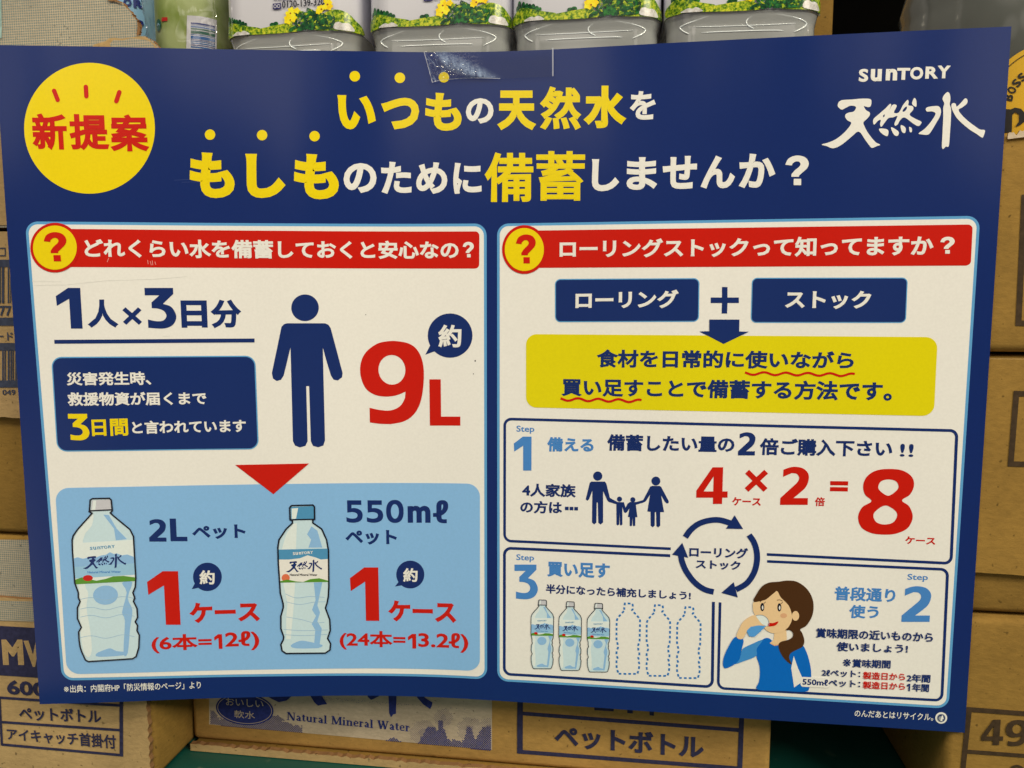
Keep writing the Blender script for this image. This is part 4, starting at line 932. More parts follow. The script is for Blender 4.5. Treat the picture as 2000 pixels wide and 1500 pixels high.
fl = prism('front_flap', [(XL - .29, zB - .0012), (XL - .29, zf)] + ragged((XL - .29, zf), (XL - .001, zf - .001), 70, .0005, 4)[1:] + [(XL - .001, zB - .0012)], YL, .003, 'board', t2)
q = Part(Face(YL - .0002)); z9 = Z(0, 440, 3.75)
for a, b in ((252, 305), (676, 735), (862, 917), (1136, 1188)): q.pxpoly(z9((-150, a), (170, a), (170, b), (-150, b)), 'slate', 1)
for x, w in ((-120, 30), (-70, 14), (-40, 10), (-18, 24), (14, 17), (57, 10), (75, 6), (100, 22), (130, 10)): q.pxpoly(z9((x, 305), (x + w, 305), (x + w, 570), (x, 570)), 'slate', 1)
for x, w in ((-110, 20), (-60, 10), (-20, 14), (16, 11), (33, 10), (57, 13), (77, 11), (93, 8), (112, 12), (135, 8)): q.pxpoly(z9((x, 917), (x + w, 917), (x + w, 1136), (x, 1136)), 'slate', 1)
T(q, '477', (-14, 597, 617), (23, 597, 617), 'slate', 1, .03); T(q, 'ード', (-9, 649, 665), (26, 649, 665), 'slate', 1, .02); T(q, '049', (4.8, 761, 771.5), (30.5, 761, 771.5), 'slate', 1, .02)
q.pxstroke(z9((-60, 168), (38, 168), (38, 222), (-60, 222)), 1.8, 'slate', 1)
q.build('printed_barcodes', fl)
# the torn box on top: a base, a back and a front panel with its corner ripped away
t3 = thing('cardboard_box', 'grey halftone box with a ripped corner, on top of the left stack', 'box', (XL - .14, YL + .12, zB))
bpy.context.view_layer.update()
zD = zB + .20
F3 = Face(YL)
tear = uvp(F3, [(225, -140), (196, -60), (205, -10), (214, 0), (228, 1.5), (240, 6), (247, 14), (256, 24), (260, 31), (263, 36), (268, 41), (270, 47), (269, 55), (268, 62), (268.5, 69), (276, 70), (284, 71.5), (291, 76), (298, 80), (303, 86), (312, 95), (312, 130)])
ft = []
rr = random.Random(5)
for a, b in zip(tear[:-1], tear[1:]):
    for k in range(4):
        s = k / 4; ft.append((a[0] * (1 - s) + b[0] * s + rr.uniform(-.0004, .0004), a[1] * (1 - s) + b[1] * s + rr.uniform(-.0004, .0004)))
xe = float(tear[-1][0])
prism('front_panel', [(XL - .29, zB + .0006), (xe, zB + .0006)] + ft[::-1] + [(XL - .29, float(tear[0][1]))], YL, .003, 'half', t3)
q = Part(Face(YL - .0002))
q.pxpoly([(185, 86.5), (205, 81), (214, 74.5), (224, 73.5), (238, 76), (250, 74), (262, 73), (270, 70.5), (284, 72.5), (291, 76.5), (303, 87), (311, 97), (312, 120), (150, 120)], 'board', 1)
q.build('bare_board_patch', bpy.data.objects['front_panel'])
q = Part(Face(YL - .0003)); q.pxpoly([(222, 78), (240, 79), (255, 75), (270, 76), (292, 80), (300, 88), (306, 100), (220, 100), (215, 86)], 'half', 2); q.build('halftone_print', bpy.data.objects['front_panel'])
q = Part(Face(YL - .0004)); q.pxpoly([(268, 42), (271, 47), (273, 53), (275, 57), (273, 64), (271, 69), (267.5, 70), (268.5, 60), (269.5, 52)], 'core', 3); q.pxpoly([(210, -3), (224, -2), (240, 5), (238, 7), (226, 3.4), (212, 2)], 'core', 3); q.build('torn_edge', bpy.data.objects['front_panel'])
q = Part(Face(YL - .0002)); q.pxpoly([(-60, -60), (2, -60), (4, 60), (3, 75), (-60, 75)], 'mint', 1); q.build('printed_border', bpy.data.objects['front_panel'])
q = Part(Face(YL - .0002)); q.pxpoly([(-80, 180), (150, 180), (150, 440), (-80, 440)], 'board', 2); q.build('plain_board_band', bpy.data.objects['front_panel'])
bevel_box('base_panel', (XL - .29, XL - .006, YL + .0036, YL + .298, zB + .0006, zB + .004), 'dark_board', t3, bev=.0006)
bevel_box('back_panel', (XL - .29, XL - .002, YL + .298, YL + .302, zB + .0045, zD), 'dark_board', t3, bev=.0006)

# --- right stack
XE = XR + .36
zr1, zr2, zr3 = zpx(1985, 259, YR), zpx(1960, 692, YR), zpx(1950, 1207, YR)
def frame(q, TL_, TR_, BR_, BL_, w): pass
t4 = thing('cardboard_box', 'brown box at the top of the right stack, under the black bottle', 'box', ((XR + XE) / 2, YR + .15, zr2))
bpy.context.view_layer.update()
b4_ = bevel_box('carton_body', (XR + .001, XE, YR, YR + .30, zr2 + .0008, zr1), 'dark_board', t4, bev=.0035, seg=3, wob=.0002)
q = Part(Face(YR - .0002)); q.pxstroke([(2240, 640), (1989, 631), (2001, 380)], 12, 'brown', 1); q.build('printed_frame', b4_)
rag = ragged((xpx(1966, 262, YR), zpx(1966, 262, YR)), (xpx(2060, 250, YR), zpx(2060, 250, YR)), 24, .0011, 9)
prism('torn_strip', [(rag[0][0], rag[0][1] - .0022), (rag[-1][0], rag[-1][1] - .0022)] + rag[::-1], YR - .0012, .0008, 'pale', t4)
t5 = thing('cardboard_box', 'brown box with a wavy cut flap, in the middle of the right stack', 'box', ((XR + XE) / 2, YR + .15, zr3))
bpy.context.view_layer.update()
b5_ = bevel_box('carton_body', (XR - .001, XE, YR + .0035, YR + .30, zr3 + .0006, zr2 - .0008), 'dark_board', t5, bev=.003, wob=.0002)
zf = zpx(1950, 1126, YR)
fl = prism('front_flap', [(XR, zr2 - .0020), (XR, zf + .0012)] + ragged((XR, zf + .0012), (XE, zf - .004), 80, .0004, 11)[1:] + [(XE, zr2 - .0020)], YR, .003, 'dark_board', t5, edge_mat='board')
q = Part(Face(YR - .0002)); q.pxstroke([(2240, 775), (1985, 768.5), (1974, 906), (2240, 912)], 11.5, 'brown', 1); q.build('printed_frame', fl)
t6 = thing('cardboard_box', 'brown box at the bottom of the right stack, printed 49 in a dark frame', 'box', ((XR + XE) / 2, YR + .15, ZS))
bpy.context.view_layer.update()
b6_ = bevel_box('carton_body', (XR, XE, YR, YR + .30, ZS + .0005, zr3 - .0006), 'dark_board', t6, bev=.003, seg=3, wob=.0002)
q = Part(Face(YR - .0002))
q.pxstroke([(2240, 1412), (1893, 1385.5), (1868, 1620)], 10.5, 'brown', 1); q.pxstroke([(2240, 1494), (1888, 1467.6)], 9, 'brown', 1.2)
D(q, '4', 1916.8, 1405, 1959.7, 1455, 'brown', 2); D(q, '9', 1963.6, 1405.5, 2008, 1457, 'brown', 2)
q.pxstroke(ell(1986, 1506, 12, 10, 20), 6, 'brown', 2, True)
q.build('printed_table', b6_)
# --- middle stack
XM0, XM1 = XL + .0012, xpx(1508, 1410, YM)
ZBOT = 0.0955
t7 = thing('cardboard_box', 'brown box below the poster, printed in blue with an oval and halftone trees', 'box', ((XM0 + XM1) / 2, YM + .15, ZS))
bpy.context.view_layer.update()
b7_ = bevel_box('carton_body', (XM0, XM1, YM, YM + .30, ZS + .003, -.062), 'lightened_board', t7, bev=.003, seg=3, wob=.0002)
q = Part(Face(YM - .0002))
q.pxpoly([(408.5, 1340), (961, 1340), (961, 1464.5), (408.5, 1414.5)], 'pale', 1)
q.pxpoly(ell(478.4, 1384.5, 56.5, 31, 56, .1), 'box_blue', 3); q.pxstroke(ell(478.4, 1384.5, 52.8, 27.6, 56, .1), 1.0, 'pale', 4, True)
T(q, 'おいしい', (441.5, 1361.5, 1377), (515, 1367, 1382), 'pale', 4, .006, 2); T(q, '軟水', (458, 1386, 1401.5), (498.5, 1389, 1404), 'pale', 4, .006, 2)
z8 = Z(350, 1320, 2000 / 600)
for pts in ([(540, 60), (760, 60), (735, 130), (700, 160), (650, 170), (605, 150), (565, 125)], [(840, 60), (890, 70), (965, 183), (935, 186), (905, 193), (880, 170), (850, 120)],
            [(1220, 60), (1320, 60), (1300, 132), (1268, 148), (1250, 155), (1228, 135)], [(1360, 60), (1418, 60), (1412, 245), (1395, 250), (1380, 268), (1368, 240)],
            [(1520, 60), (1570, 60), (1600, 140), (1650, 172), (1645, 195), (1635, 215), (1590, 185), (1550, 140)]):
    q.pxpoly(z8(*pts), 'box_blue', 3)
rr = random.Random(8)
def dots(test, size, pitch=13):
    uvs = []; fs = []
    for iy in range(0, 60):
        for ix in range(0, 160):
            x, y = ix * pitch + (pitch / 2 if iy % 2 else 0), 60 + iy * pitch / 2 * 1.05
            yy = y + x * .0838
            d = test(x, yy)
            if d <= 0: continue
            r = size * d
            for a, b in ((x - r, yy), (x, yy + r), (x + r, yy), (x, yy - r)): uvs.append(z8((a, b))[0])
            n_ = len(uvs); fs.append((n_ - 4, n_ - 3, n_ - 2, n_ - 1))
    q.faces(uvp(q.sf, uvs), fs, 'box_blue', 2.6)
def trees(x, y):
    base = 315 + (x - 200) * .0922
    if y > base or x < 205 or x > 2030: return 0
    if x < 800:
        top = 300 - 60 * math.exp(-((x - 610) / 90) ** 2) + (x - 500) * .1 - 55 * math.exp(-((x - 215) / 30) ** 2)
        return .85 if y > top + rr.uniform(-12, 12) else 0
    d = 0
    for cx, cy, r in ((1720, 270, 62), (1590, 370, 90), (1890, 345, 80), (2010, 330, 60)):
        e = math.hypot(x - cx, (y - cy) * 1.1) / r
        if e < 1 + rr.uniform(-.1, .1): d = max(d, .42 if e > .35 else .6)
    for cx, w in ((1705, 40), (1640, 60), (1890, 30), (2000, 60)):
        if abs(x - cx) < w * (.4 + max(0, (y - 330)) / 110) and y > 330 - (40 if cx == 1705 else 0): d = max(d, .95)
    if y > base - 45 + rr.uniform(-10, 10) and x > 1570: d = max(d, .9)
    if 1345 < x < 1450 and y > base - 28 + abs(x - 1400) * .5: d = max(d, .9)
    return d
dots(trees, 5.6)
dots(lambda x, y: (.36 if y < 150 + (x - 960) * .062 + rr.uniform(-14, 14) else 0) if 900 < x < 2030 else 0, 7)
# slab serif lettering built from strokes in a 0..1 cell
SER = {'N': (1.05, [((.17, 0), (.17, 1), .09), ((.2, 1), (.84, 0), .2), ((.87, 0), (.87, 1), .09), ((0, .03), (.34, .03), .06), ((0, .97), (.3, .97), .06), ((.7, .97), (1.03, .97), .06)]),
       'M': (1.25, [((.17, 0), (.17, 1), .09), ((.2, 1), (.6, .05), .2), ((.6, .05), (1.0, 1), .09), ((1.05, 0), (1.05, 1), .2), ((0, .03), (.34, .03), .06), ((0, .97), (.3, .97), .06), ((.86, .03), (1.25, .03), .06), ((1, .97), (1.25, .97), .06)]),
       'W': (1.35, [((.15, 1), (.42, 0), .2), ((.42, 0), (.68, .95), .09), ((.62, 1), (.92, 0), .2), ((.92, 0), (1.18, 1), .09), ((0, .97), (.36, .97), .06), ((.5, .97), (.82, .97), .06), ((1.02, .97), (1.34, .97), .06)]),
       'a': (.62, [((.42, 0), (.42, .5), .18), ((.1, .5), (.22, .63), .12), ((.2, .64), (.42, .5), .12), ((.42, .36), (.16, .28), .1), ((.12, .26), (.12, .1), .17), ((.12, .06), (.4, .1), .1), ((.42, .03), (.62, .06), .06)]),
       't': (.46, [((.2, .08), (.2, .85), .18), ((.02, .63), (.42, .63), .06), ((.2, .05), (.43, .1), .1)]),
       'u': (.74, [((.15, .15), (.15, .66), .18), ((.15, .08), (.5, .08), .12), ((.55, 0), (.55, .66), .18), ((0, .64), (.2, .64), .06), ((.42, .64), (.6, .64), .06), ((.55, .03), (.74, .03), .06)]),
       'r': (.56, [((.18, 0), (.18, .66), .18), ((.18, .5), (.4, .63), .1), ((.45, .56), (.45, .48), .16), ((0, .03), (.38, .03), .06), ((0, .64), (.2, .64), .06)]),
       'l': (.40, [((.18, 0), (.18, 1), .18), ((0, .03), (.38, .03), .06), ((0, .97), (.2, .97), .06)]),
       'i': (.40, [((.18, 0), (.18, .66), .18), ((0, .03), (.38, .03), .06), ((0, .64), (.2, .64), .06), ((.18, .82), (.18, .98), .17)]),
       'n': (.78, [((.17, 0), (.17, .66), .18), ((.17, .5), (.4, .62), .1), ((.38, .6), (.58, .55), .12), ((.58, 0), (.58, .58), .18), ((0, .03), (.36, .03), .06), ((.42, .03), (.78, .03), .06), ((0, .64), (.2, .64), .06)]),
       'e': (.62, [((.12, .12), (.12, .54), .18), ((.14, .62), (.46, .62), .09), ((.5, .6), (.5, .38), .14), ((.12, .36), (.56, .36), .06), ((.14, .06), (.5, .08), .1), ((.5, .06), (.56, .18), .07)])}
def serif(part, text, l, r, mat, lay):
    x = 0; segs = []
    for ch in text:
        if ch == ' ': x += .42; continue
        w_, ss = SER[ch]
        for a, b, t_ in ss: segs.append(((a[0] + x, a[1]), (b[0] + x, b[1]), t_))
        x += w_ + .05
    for i, (a, b, t_) in enumerate(segs):
        def px(p_): s = p_[0] / x; return (l[0] + (r[0] - l[0]) * s, (l[2] + (r[2] - l[2]) * s) - p_[1] * ((l[2] - l[1]) * (1 - s) + (r[2] - r[1]) * s))
        part.pxstroke([px(a), px(b)], 1.2 * t_ * (l[2] - l[1]), mat, lay + (i % 7) * .03)
serif(q, 'Natural Mineral Water', (560.5, 1390, 1405.5), (802, 1412, 1428.5), 'box_blue', 3)
z7 = Z(900, 1320, 3.125)
for a, b, w in (((362, 120), (361, 474), 11), ((365, 228), (1716, 332), 8), ((352, 462), (1716, 566), 8.4), ((1716, 200), (1702, 600), 9.6)): q.pxstroke(z7(a, b), w, 'ink', 1 + (.3 if a[0] == b[0] + 1 else 0) + (.5 if a[0] == 1716 and w > 9 else 0))
T(q, 'ペットボトル', (1083, 1414, 1458), (1375, 1437, 1483), 'ink', 2, .036)
q.pxpoly(z7((815, 150), (935, 158), (933, 216), (815, 209)), 'ink', 2); q.pxpoly(z7((1016, 160), (1050, 162), (1050, 229), (1016, 226)), 'ink', 2); q.pxpoly(z7((1152, 165), (1180, 167), (1178, 243), (1152, 240)), 'ink', 2)
q.build('printed_front', b7_)
# a loose bottom flap with its fluted edge under the box front
rg = ragged((XM0 + .002, ZS + .0042), (XM1 - .004, ZS + .0042), 120, .0006, 21)
prism('bottom_flap', [(XM0 + .002, ZS + .0004)] + rg + [(XM1 - .004, ZS + .0004)], YM - .006, .003, 'board', t7)
bevel_box('flap_fold', (XM0 + .002, XM1 - .004, YM - .0031, YM + .01, ZS + .0004, ZS + .0026), 'dark_board', t7, bev=.0005)
t8 = thing('cardboard_box', 'brown box carrying the row of clear bottles, hidden behind the poster', 'box', ((XM0 + XM1) / 2, YM + .15, -.062))
bpy.context.view_layer.update()
bevel_box('carton_body', (XM0, XM1 + .012, .3592, YM + .30, -.0614, ZBOT - .0004), 'board', t8, bev=.003, wob=.0002)
t9 = thing('cardboard_box', 'dim brown box standing in the dark behind the clear bottles', 'box', (-.03, .55, ZBOT))
bpy.context.view_layer.update()
bevel_box('carton_body', (-.17, .118, .502, .66, ZBOT, ZBOT + .22), 'dark_board', t9, bev=.003)

# ================================================================ BOTTLES
def loft(rings, name, mat, parent, n=12, cap=True, smooth_=True):
    """rings: (half width, corner radius, z); rounded square sections"""
    V = []; fs = []; m = n * 4
    for a, r, z in rings:
        r = min(r, a)
        for cq in range(4):
            cx, cy = [(1, 1), (-1, 1), (-1, -1), (1, -1)][cq]
            for i in range(n):
                t_ = math.pi / 2 * (cq + i / (n - 1)); V.append((cx * (a - r) + r * math.cos(t_), cy * (a - r) + r * math.sin(t_), z))
    for k in range(len(rings) - 1):
        for i in range(m):
            j = (i + 1) % m; fs.append((k * m + i, k * m + j, (k + 1) * m + j, (k + 1) * m + i))
    if cap: fs.append(tuple(range(m))[::-1]); fs.append(tuple((len(rings) - 1) * m + i for i in range(m)))
    me = bpy.data.meshes.new(name); me.from_pydata(V, [], fs); me.materials.append(PM[mat])
    me.polygons.foreach_set('use_smooth', [len(f) == 4 for f in fs]); me.update()
    o = bpy.data.objects.new(name, me); COL.objects.link(o); o.parent = parent; return o
g, p, n, l = base_mat('clear_plastic', alb(206, 202, 186), 0.04, .7)     # thin slightly hazy shell
tr = n.new('ShaderNodeBsdfTransparent'); mx = n.new('ShaderNodeMixShader'); lw = n.new('ShaderNodeLayerWeight'); lw.inputs['Blend'].default_value = .45
mr = n.new('ShaderNodeMapRange'); mr.inputs['To Min'].default_value = .45; mr.inputs['To Max'].default_value = .6
l.new(lw.outputs['Facing'], mr.inputs['Value']); l.new(mr.outputs[0], mx.inputs[0]); l.new(tr.outputs[0], mx.inputs[1]); l.new(p.outputs[0], mx.inputs[2]); gs = n.new('ShaderNodeBsdfGlossy'); gs.inputs['Roughness'].default_value = .02; fr_ = schlick(n, l, .09); m2 = n.new('ShaderNodeMixShader')
l.new(fr_.outputs[0], m2.inputs[0]); l.new(mx.outputs[0], m2.inputs[1]); l.new(gs.outputs[0], m2.inputs[2]); l.new(m2.outputs[0], n['Material Output'].inputs['Surface']); PM['pet'] = g
PM['label_white'] = base_mat('label_film_white', alb(206, 198, 190), 0.08)[0]
PM['cap_white'] = base_mat('white_cap_plastic', (.75, .75, .73, 1), .35)[0]
def mottled(name, a, b, c, scale):
    m, p, n, l = base_mat(name, alb(*b), 0.2)
    t = n.new('ShaderNodeTexCoord'); x = n.new('ShaderNodeTexNoise'); x.inputs['Scale'].default_value = scale; x.inputs['Detail'].default_value = 3; x.inputs['Roughness'].default_value = .7
    l.new(t.outputs['Object'], x.inputs['Vector']); r = n.new('ShaderNodeValToRGB'); e = r.color_ramp.elements
    e[0].position = .38; e[0].color = alb(*a); e[1].position = .5; e[1].color = alb(*b); w = e.new(.62); w.color = alb(*c)
    l.new(x.outputs['Fac'], r.inputs['Fac']); l.new(r.outputs['Color'], p.inputs['Base Color']); PM[name] = m
mottled('hill_grass', (24, 70, 14), (108, 140, 20), (186, 186, 40), 700)
mottled('hill_meadow', (40, 92, 18), (142, 160, 26), (200, 192, 44), 800)
mottled('leaf_dark', (6, 44, 22), (14, 70, 34), (40, 110, 40), 500)
mottled('petal', (236, 190, 0), (250, 208, 6), (252, 222, 40), 300)
mottled('rock', (178, 168, 150), (200, 190, 172), (212, 204, 190), 500)
PM['print_navy'] = base_mat('label_ink_navy', alb(34, 30, 84), .2)[0]; PM['print_black'] = base_mat('label_ink_black', alb(34, 34, 44), .2)[0]
PM['pistil'] = base_mat('pistil_red', alb(150, 60, 20), .3)[0]
LB = 0.0245       # height of the lower edge of the label above the base
def label_art(c, rot, phone_rows, parent, dz=0.0):
    a, r = .0329, .012
    q = Part(BottleWrap(c, a + .00035, r, rot)); q_l = LAY
    def m(*pts): return [((x - 1002) / 26600., LB + (400 - y) / 26600. + dz) for x, y in pts]
    P = lambda pts, mat, lay, sm=True: q.poly([smooth(m(*pts), 4) if sm else m(*pts)], mat, lay)
    P([(150, 270), (230, 244), (330, 258), (480, 298), (660, 332), (640, 350), (500, 380), (400, 404), (100, 404), (40, 330)], 'hill_grass', 1)
    P([(440, 378), (700, 338), (900, 312), (1010, 302), (1100, 320), (1150, 404), (430, 404)], 'hill_meadow', 1.3)
    P([(1400, 270), (1500, 212), (1650, 174), (1800, 205), (1900, 270), (2040, 330), (2040, 404), (1400, 404)], 'hill_grass', 1)
    for cx, cy, rx, ry in ((215, 210, 32, 56), (278, 222, 26, 46), (325, 238, 24, 38), (362, 248, 24, 36), (405, 256, 26, 38), (448, 270, 24, 28), (485, 280, 18, 20), (178, 236, 26, 34), (834, 305, 34, 24), (880, 298, 34, 26)):
        q.poly([m(*ell(cx, cy, rx, ry, 20))], 'leaf_dark', .4 + (cx % 7) * .03)
    rr = random.Random(31)
    for i in range(150):
        x = rr.gauss(1360, 135); top = 150 + abs(x - 1290) * .35
        if x < 1075 or x > 1670: continue
        y = rr.uniform(max(140, top), 396); an = rr.uniform(0, 6.28); L = rr.uniform(28, 62); w = L * rr.uniform(.3, .45)
        ca, sa = math.cos(an), math.sin(an)
        P([(x - ca * L, min(402, y - sa * L)), (x - sa * w, min(402, y + ca * w)), (x + ca * L, min(402, y + sa * L)), (x + sa * w, min(402, y - ca * w))], 'leaf_dark' if rr.random() < .78 else 'hill_grass', 2 + i * .012, False)
    for cx, cy, rr_ in ((1075, 215, 62), (1045, 262, 52), (1110, 245, 48), (1090, 165, 44), (1165, 165, 34), (1465, 165, 44), (1440, 190, 34), (1565, 100, 46), (1575, 140, 44), (1540, 70, 34), (1520, 145, 30)):
        q.poly([m(*smooth([(cx + rr_ * (1 + .16 * math.cos(5 * t_)) * math.cos(t_), cy + rr_ * (1 + .16 * math.cos(5 * t_)) * math.sin(t_)) for t_ in [k * .3307 for k in range(19)]], 2))], 'petal', 4 + (cx % 11) * .05)
    for cx, cy in ((1080, 190), (1076, 268), (1480, 168), (1560, 118)): q.poly([m(*ell(cx, cy, 11, 9, 12))], 'pistil', 5)
    P([(1640, 335), (1690, 318), (1730, 330), (1790, 322), (1840, 345), (1870, 404), (1640, 404)], 'rock', 3.9); P([(300, 404), (330, 378), (385, 362), (420, 372), (455, 356), (500, 370), (525, 404)], 'rock', 3.9)
    def tx(s, x0, y0, x1, y1, mat, w):
        k = m((x0, y0), (x1, y0), (x1, y1), (x0, y1)); fit(q, outline(s, w, 2), k, mat, 3)
    tx('0120-139-320', 972, 40, 1518, 125, 'print_black', .02)
    P([(852, 62), (958, 62), (958, 130), (852, 130)], 'print_navy', 2.5, False)
    for cx in (882, 928): q.stroke(m(*ell(cx, 96, 17, 19, 16)), .00026, 'label_white', 3.3, True)
    tx('★お客様センター', 858, -45, 1330, 38, 'print_navy', .025)
    q.build('label_picture', parent)
PM['rib'] = base_mat('moulded_plastic_highlight', alb(222, 220, 208), .12, 1.0)[0]; rng_b = random.Random(4)  # pale colour paints the glass highlights along the moulding lines
def clear_bottle(x0, x1, y, rot, label, rows):
    xc = (x0 + x1) / 2; t = thing('water_bottle', label, 'bottle', (xc, y + .033, ZBOT), group='clear bottles in a row behind the poster')
    t.rotation_euler.z = rot
    a = .0325
    rings = [(.024, .010, .0002), (.029, .012, .0005), (.0312, .012, .004), (.0320, .012, .0072)]
    for k in range(25):          # the clear foot under the label: a shallow waist, then a rounded heel
        z = .0080 + k * (.0236 - .0080) / 24
        k_ = (z - .0080) / .0156; rings.append((.0314 + .0010 * k_ ** 2 - math.exp(-((z - .0195) / .0022) ** 2) * .0003, .012, z))
    rings += [(.03265, .012, .0240), (.03270, .012, .0243), (.0317, .012, .0248), (.0317, .012, .118), (.0322, .012, .120), (.031, .014, .134), (.026, .018, .150), (.018, .018, .164), (.0135, .0135, .172), (.0135, .0135, .184)]
    loft(rings, 'bottle_body', 'pet', t)
    ws = BottleWrap((0, 0, 0), .0316, .012)
    def rib(pts, r=.00032):                            # raised moulding lines on the foot; pale for highlights, and they catch the tube lamps
        uv_ = np.array(smooth(pts, 6, False)); c_, nr_ = ws.uv2pos(uv_, .0001); V = []; fs = []; m_ = 7
        for i in range(len(c_)):
            d = c_[min(i + 1, len(c_) - 1)] - c_[max(i - 1, 0)]; d /= np.linalg.norm(d); q_ = np.cross(d, nr_[i]); k_ = r * min(1, i / 3 + .2, (len(c_) - 1 - i) / 3 + .2)
            for j in range(m_): V.append(c_[i] + k_ * (math.cos(6.2832 * j / m_) * q_ + math.sin(6.2832 * j / m_) * nr_[i]))
        for i in range(len(c_) - 1):
            for j in range(m_): fs.append((i * m_ + j, i * m_ + (j + 1) % m_, (i + 1) * m_ + (j + 1) % m_, (i + 1) * m_ + j))
        me = bpy.data.meshes.new('moulded_rib'); me.from_pydata([tuple(v) for v in V], [], fs); me.materials.append(PM['rib']); me.polygons.foreach_set('use_smooth', [True] * len(fs)); me.update()
        o_ = bpy.data.objects.new('moulded_rib', me); COL.objects.link(o_); o_.parent = t
    if rows:
        jx = rng_b.uniform(-.0012, .0012)
        rib([(-.0135 + jx, .0232), (-.0200, .0214), (-.0262, .0197), (-.0268, .0190), (-.0252, .0174), (-.0228, .0160)])
        rib([(.0130 + jx, .0230), (.0200, .0214), (.0258, .0196), (.0262, .0186), (.0246, .0172), (.0205, .0152)])
        rib([(-.0215, .0187), (-.008, .0186), (.008, .0186), (.0215, .0187)], .00018)
        rib([(-.0170 + jx, .0163), (-.006, .0164), (.010, .0163), (.0165, .0160)], .00026)
        rib([(.0040 + jx, .0225), (.0018 + jx, .0205), (.0024 + jx, .0186), (.0050 + jx, .0172)], .0003)
    lb = loft([(.0328, .012, LB), (.0329, .012, LB + .0005), (.0329, .012, .1175), (.0326, .012, .1182)], 'label', 'label_white', t, cap=False)
    loft([(.0148, .0148, .1845), (.0152, .0152, .185), (.0152, .0152, .198), (.0140, .0140, .1995)], 'cap', 'cap_white', t)
    bpy.context.view_layer.update()
    label_art((xc, y + .033, ZBOT), rot, rows, lb)
    return t
YB = .3600
W4 = ['clear bottle with flower label at the left end of the row, beside the green bottle', 'clear bottle with flower label, second from the left in the row, above the tape',
      'clear bottle with flower label, second from the right in the row', 'clear bottle with flower label at the right end of the row, beside the black gap']
EDG = [(425, 706), (708, 996), (999, 1291), (1295, 1606)]
for i, (a, b) in enumerate(EDG):
    x0, x1 = xpx(a, 60, YB), xpx(b, 60, YB)
    clear_bottle(x0, x1, YB + .0, (-.045, .02, -.01, .035)[i], W4[i], 2)
for i, (a, b) in enumerate(EDG):          # the second row, seen only through the clear bases
    x0, x1 = xpx(a, 60, YB), xpx(b, 60, YB)
    clear_bottle(x0 + .002, x1 + .002, YB + .0685, (.02, .0, -.02, .01)[i], 'clear bottle in the row behind, seen through the bases of the front bottles', 0)['group'] = 'clear bottles in the second row'

# green tea bottle in crinkled film and the pale blue one inside the ripped box
g, p, n, l = base_mat('green_label_film', alb(150, 160, 70), 0.12)
t = n.new('ShaderNodeTexCoord'); x = n.new('ShaderNodeTexNoise'); x.inputs['Scale'].default_value = 70; x.inputs['Detail'].default_value = 3; x.inputs['Distortion'].default_value = .4
l.new(t.outputs['Object'], x.inputs['Vector']); r = n.new('ShaderNodeValToRGB'); e = r.color_ramp.elements
e[0].position = .36; e[0].color = alb(146, 160, 76); e[1].position = .62; e[1].color = alb(192, 198, 128); l.new(x.outputs['Fac'], r.inputs['Fac']); l.new(r.outputs['Color'], p.inputs['Base Color'])
PM['green_film'] = g
g, p, n, l = base_mat('crinkled_clear_film', (1, 1, 1, 1), .05)
tr = n.new('ShaderNodeBsdfTransparent'); gl = n.new('ShaderNodeBsdfGlossy'); gl.inputs['Roughness'].default_value = .08; mx = n.new('ShaderNodeMixShader'); fz = schlick(n, l, .12)
gl.inputs['Color'].default_value = (1, 1, 1, 1)
l.new(fz.outputs[0], mx.inputs[0]); l.new(tr.outputs[0], mx.inputs[1]); l.new(gl.outputs[0], mx.inputs[2]); l.new(mx.outputs[0], n['Material Output'].inputs['Surface']); PM['crinkle'] = g
PM['pale_blue'] = base_mat('pale_blue_label', alb(150, 190, 206), .15)[0]; PM['navy_print'] = base_mat('navy_label_ink', alb(32, 48, 110), .2)[0]
PM['deep_green'] = base_mat('deep_green_print', alb(20, 84, 64), .2)[0]; PM['red_print'] = base_mat('red_print', alb(190, 40, 34), .2)[0]
PM['blue_print'] = base_mat('blue_print', alb(40, 90, 140), .2)[0]
YG = .376
class PxWrap(BottleWrap):
    def px2uv(s, px, py):
        f = Face(s.c[1] - s.a).px2uv(px, py); return np.stack([f[..., 0] - s.c[0], f[..., 1] - s.c[2]], -1)
xg = xpx(352, 50, YG); Rg = .0185
t = thing('tea_bottle', 'small green labelled bottle with a barcode, in crinkled film beside the ripped box', 'bottle', (xg, YG + Rg, ZBOT)); bpy.context.view_layer.update()
loft([(Rg - .003, Rg - .004, .0003), (Rg, .012, .003), (Rg, .012, .090), (Rg - .004, .012, .102), (.012, .012, .118), (.0125, .0125, .130)], 'bottle_body', 'green_film', t)
loft([(.0138, .0138, .131), (.0140, .0140, .146), (.013, .013, .1468)], 'cap', 'cap_white', t)
q = Part(PxWrap((xg, YG + Rg, ZBOT), Rg + .0003, .012)); zg = Z(0, 0, 2000 / 430)
q.pxpoly(zg((1700, 140), (1950, 150), (1950, 560), (1690, 560)), 'label_white', 1)
for y0, y1, m_ in ((212, 226, 'navy_print'), (232, 236, 'blue_print'), (243, 256, 'blue_print'), (262, 276, 'deep_green'), (284, 312, 'deep_green'), (318, 324, 'blue_print'), (332, 360, 'blue_print'), (366, 372, 'navy_print'), (378, 386, 'blue_print'), (394, 404, 'blue_print'), (412, 420, 'navy_print'), (428, 440, 'blue_print')):
    q.pxpoly(zg((1735, y0 - 8), (1935, y0 + 2), (1935, y1 + 2), (1735, y1 - 8)), m_, 2)
q.pxpoly(zg(*ell(1425, 222, 34, 56, 28)), 'deep_green', 1); q.pxstroke(zg((1410, 225), (1425, 205), (1440, 225)), 1.6, 'mist', 2)
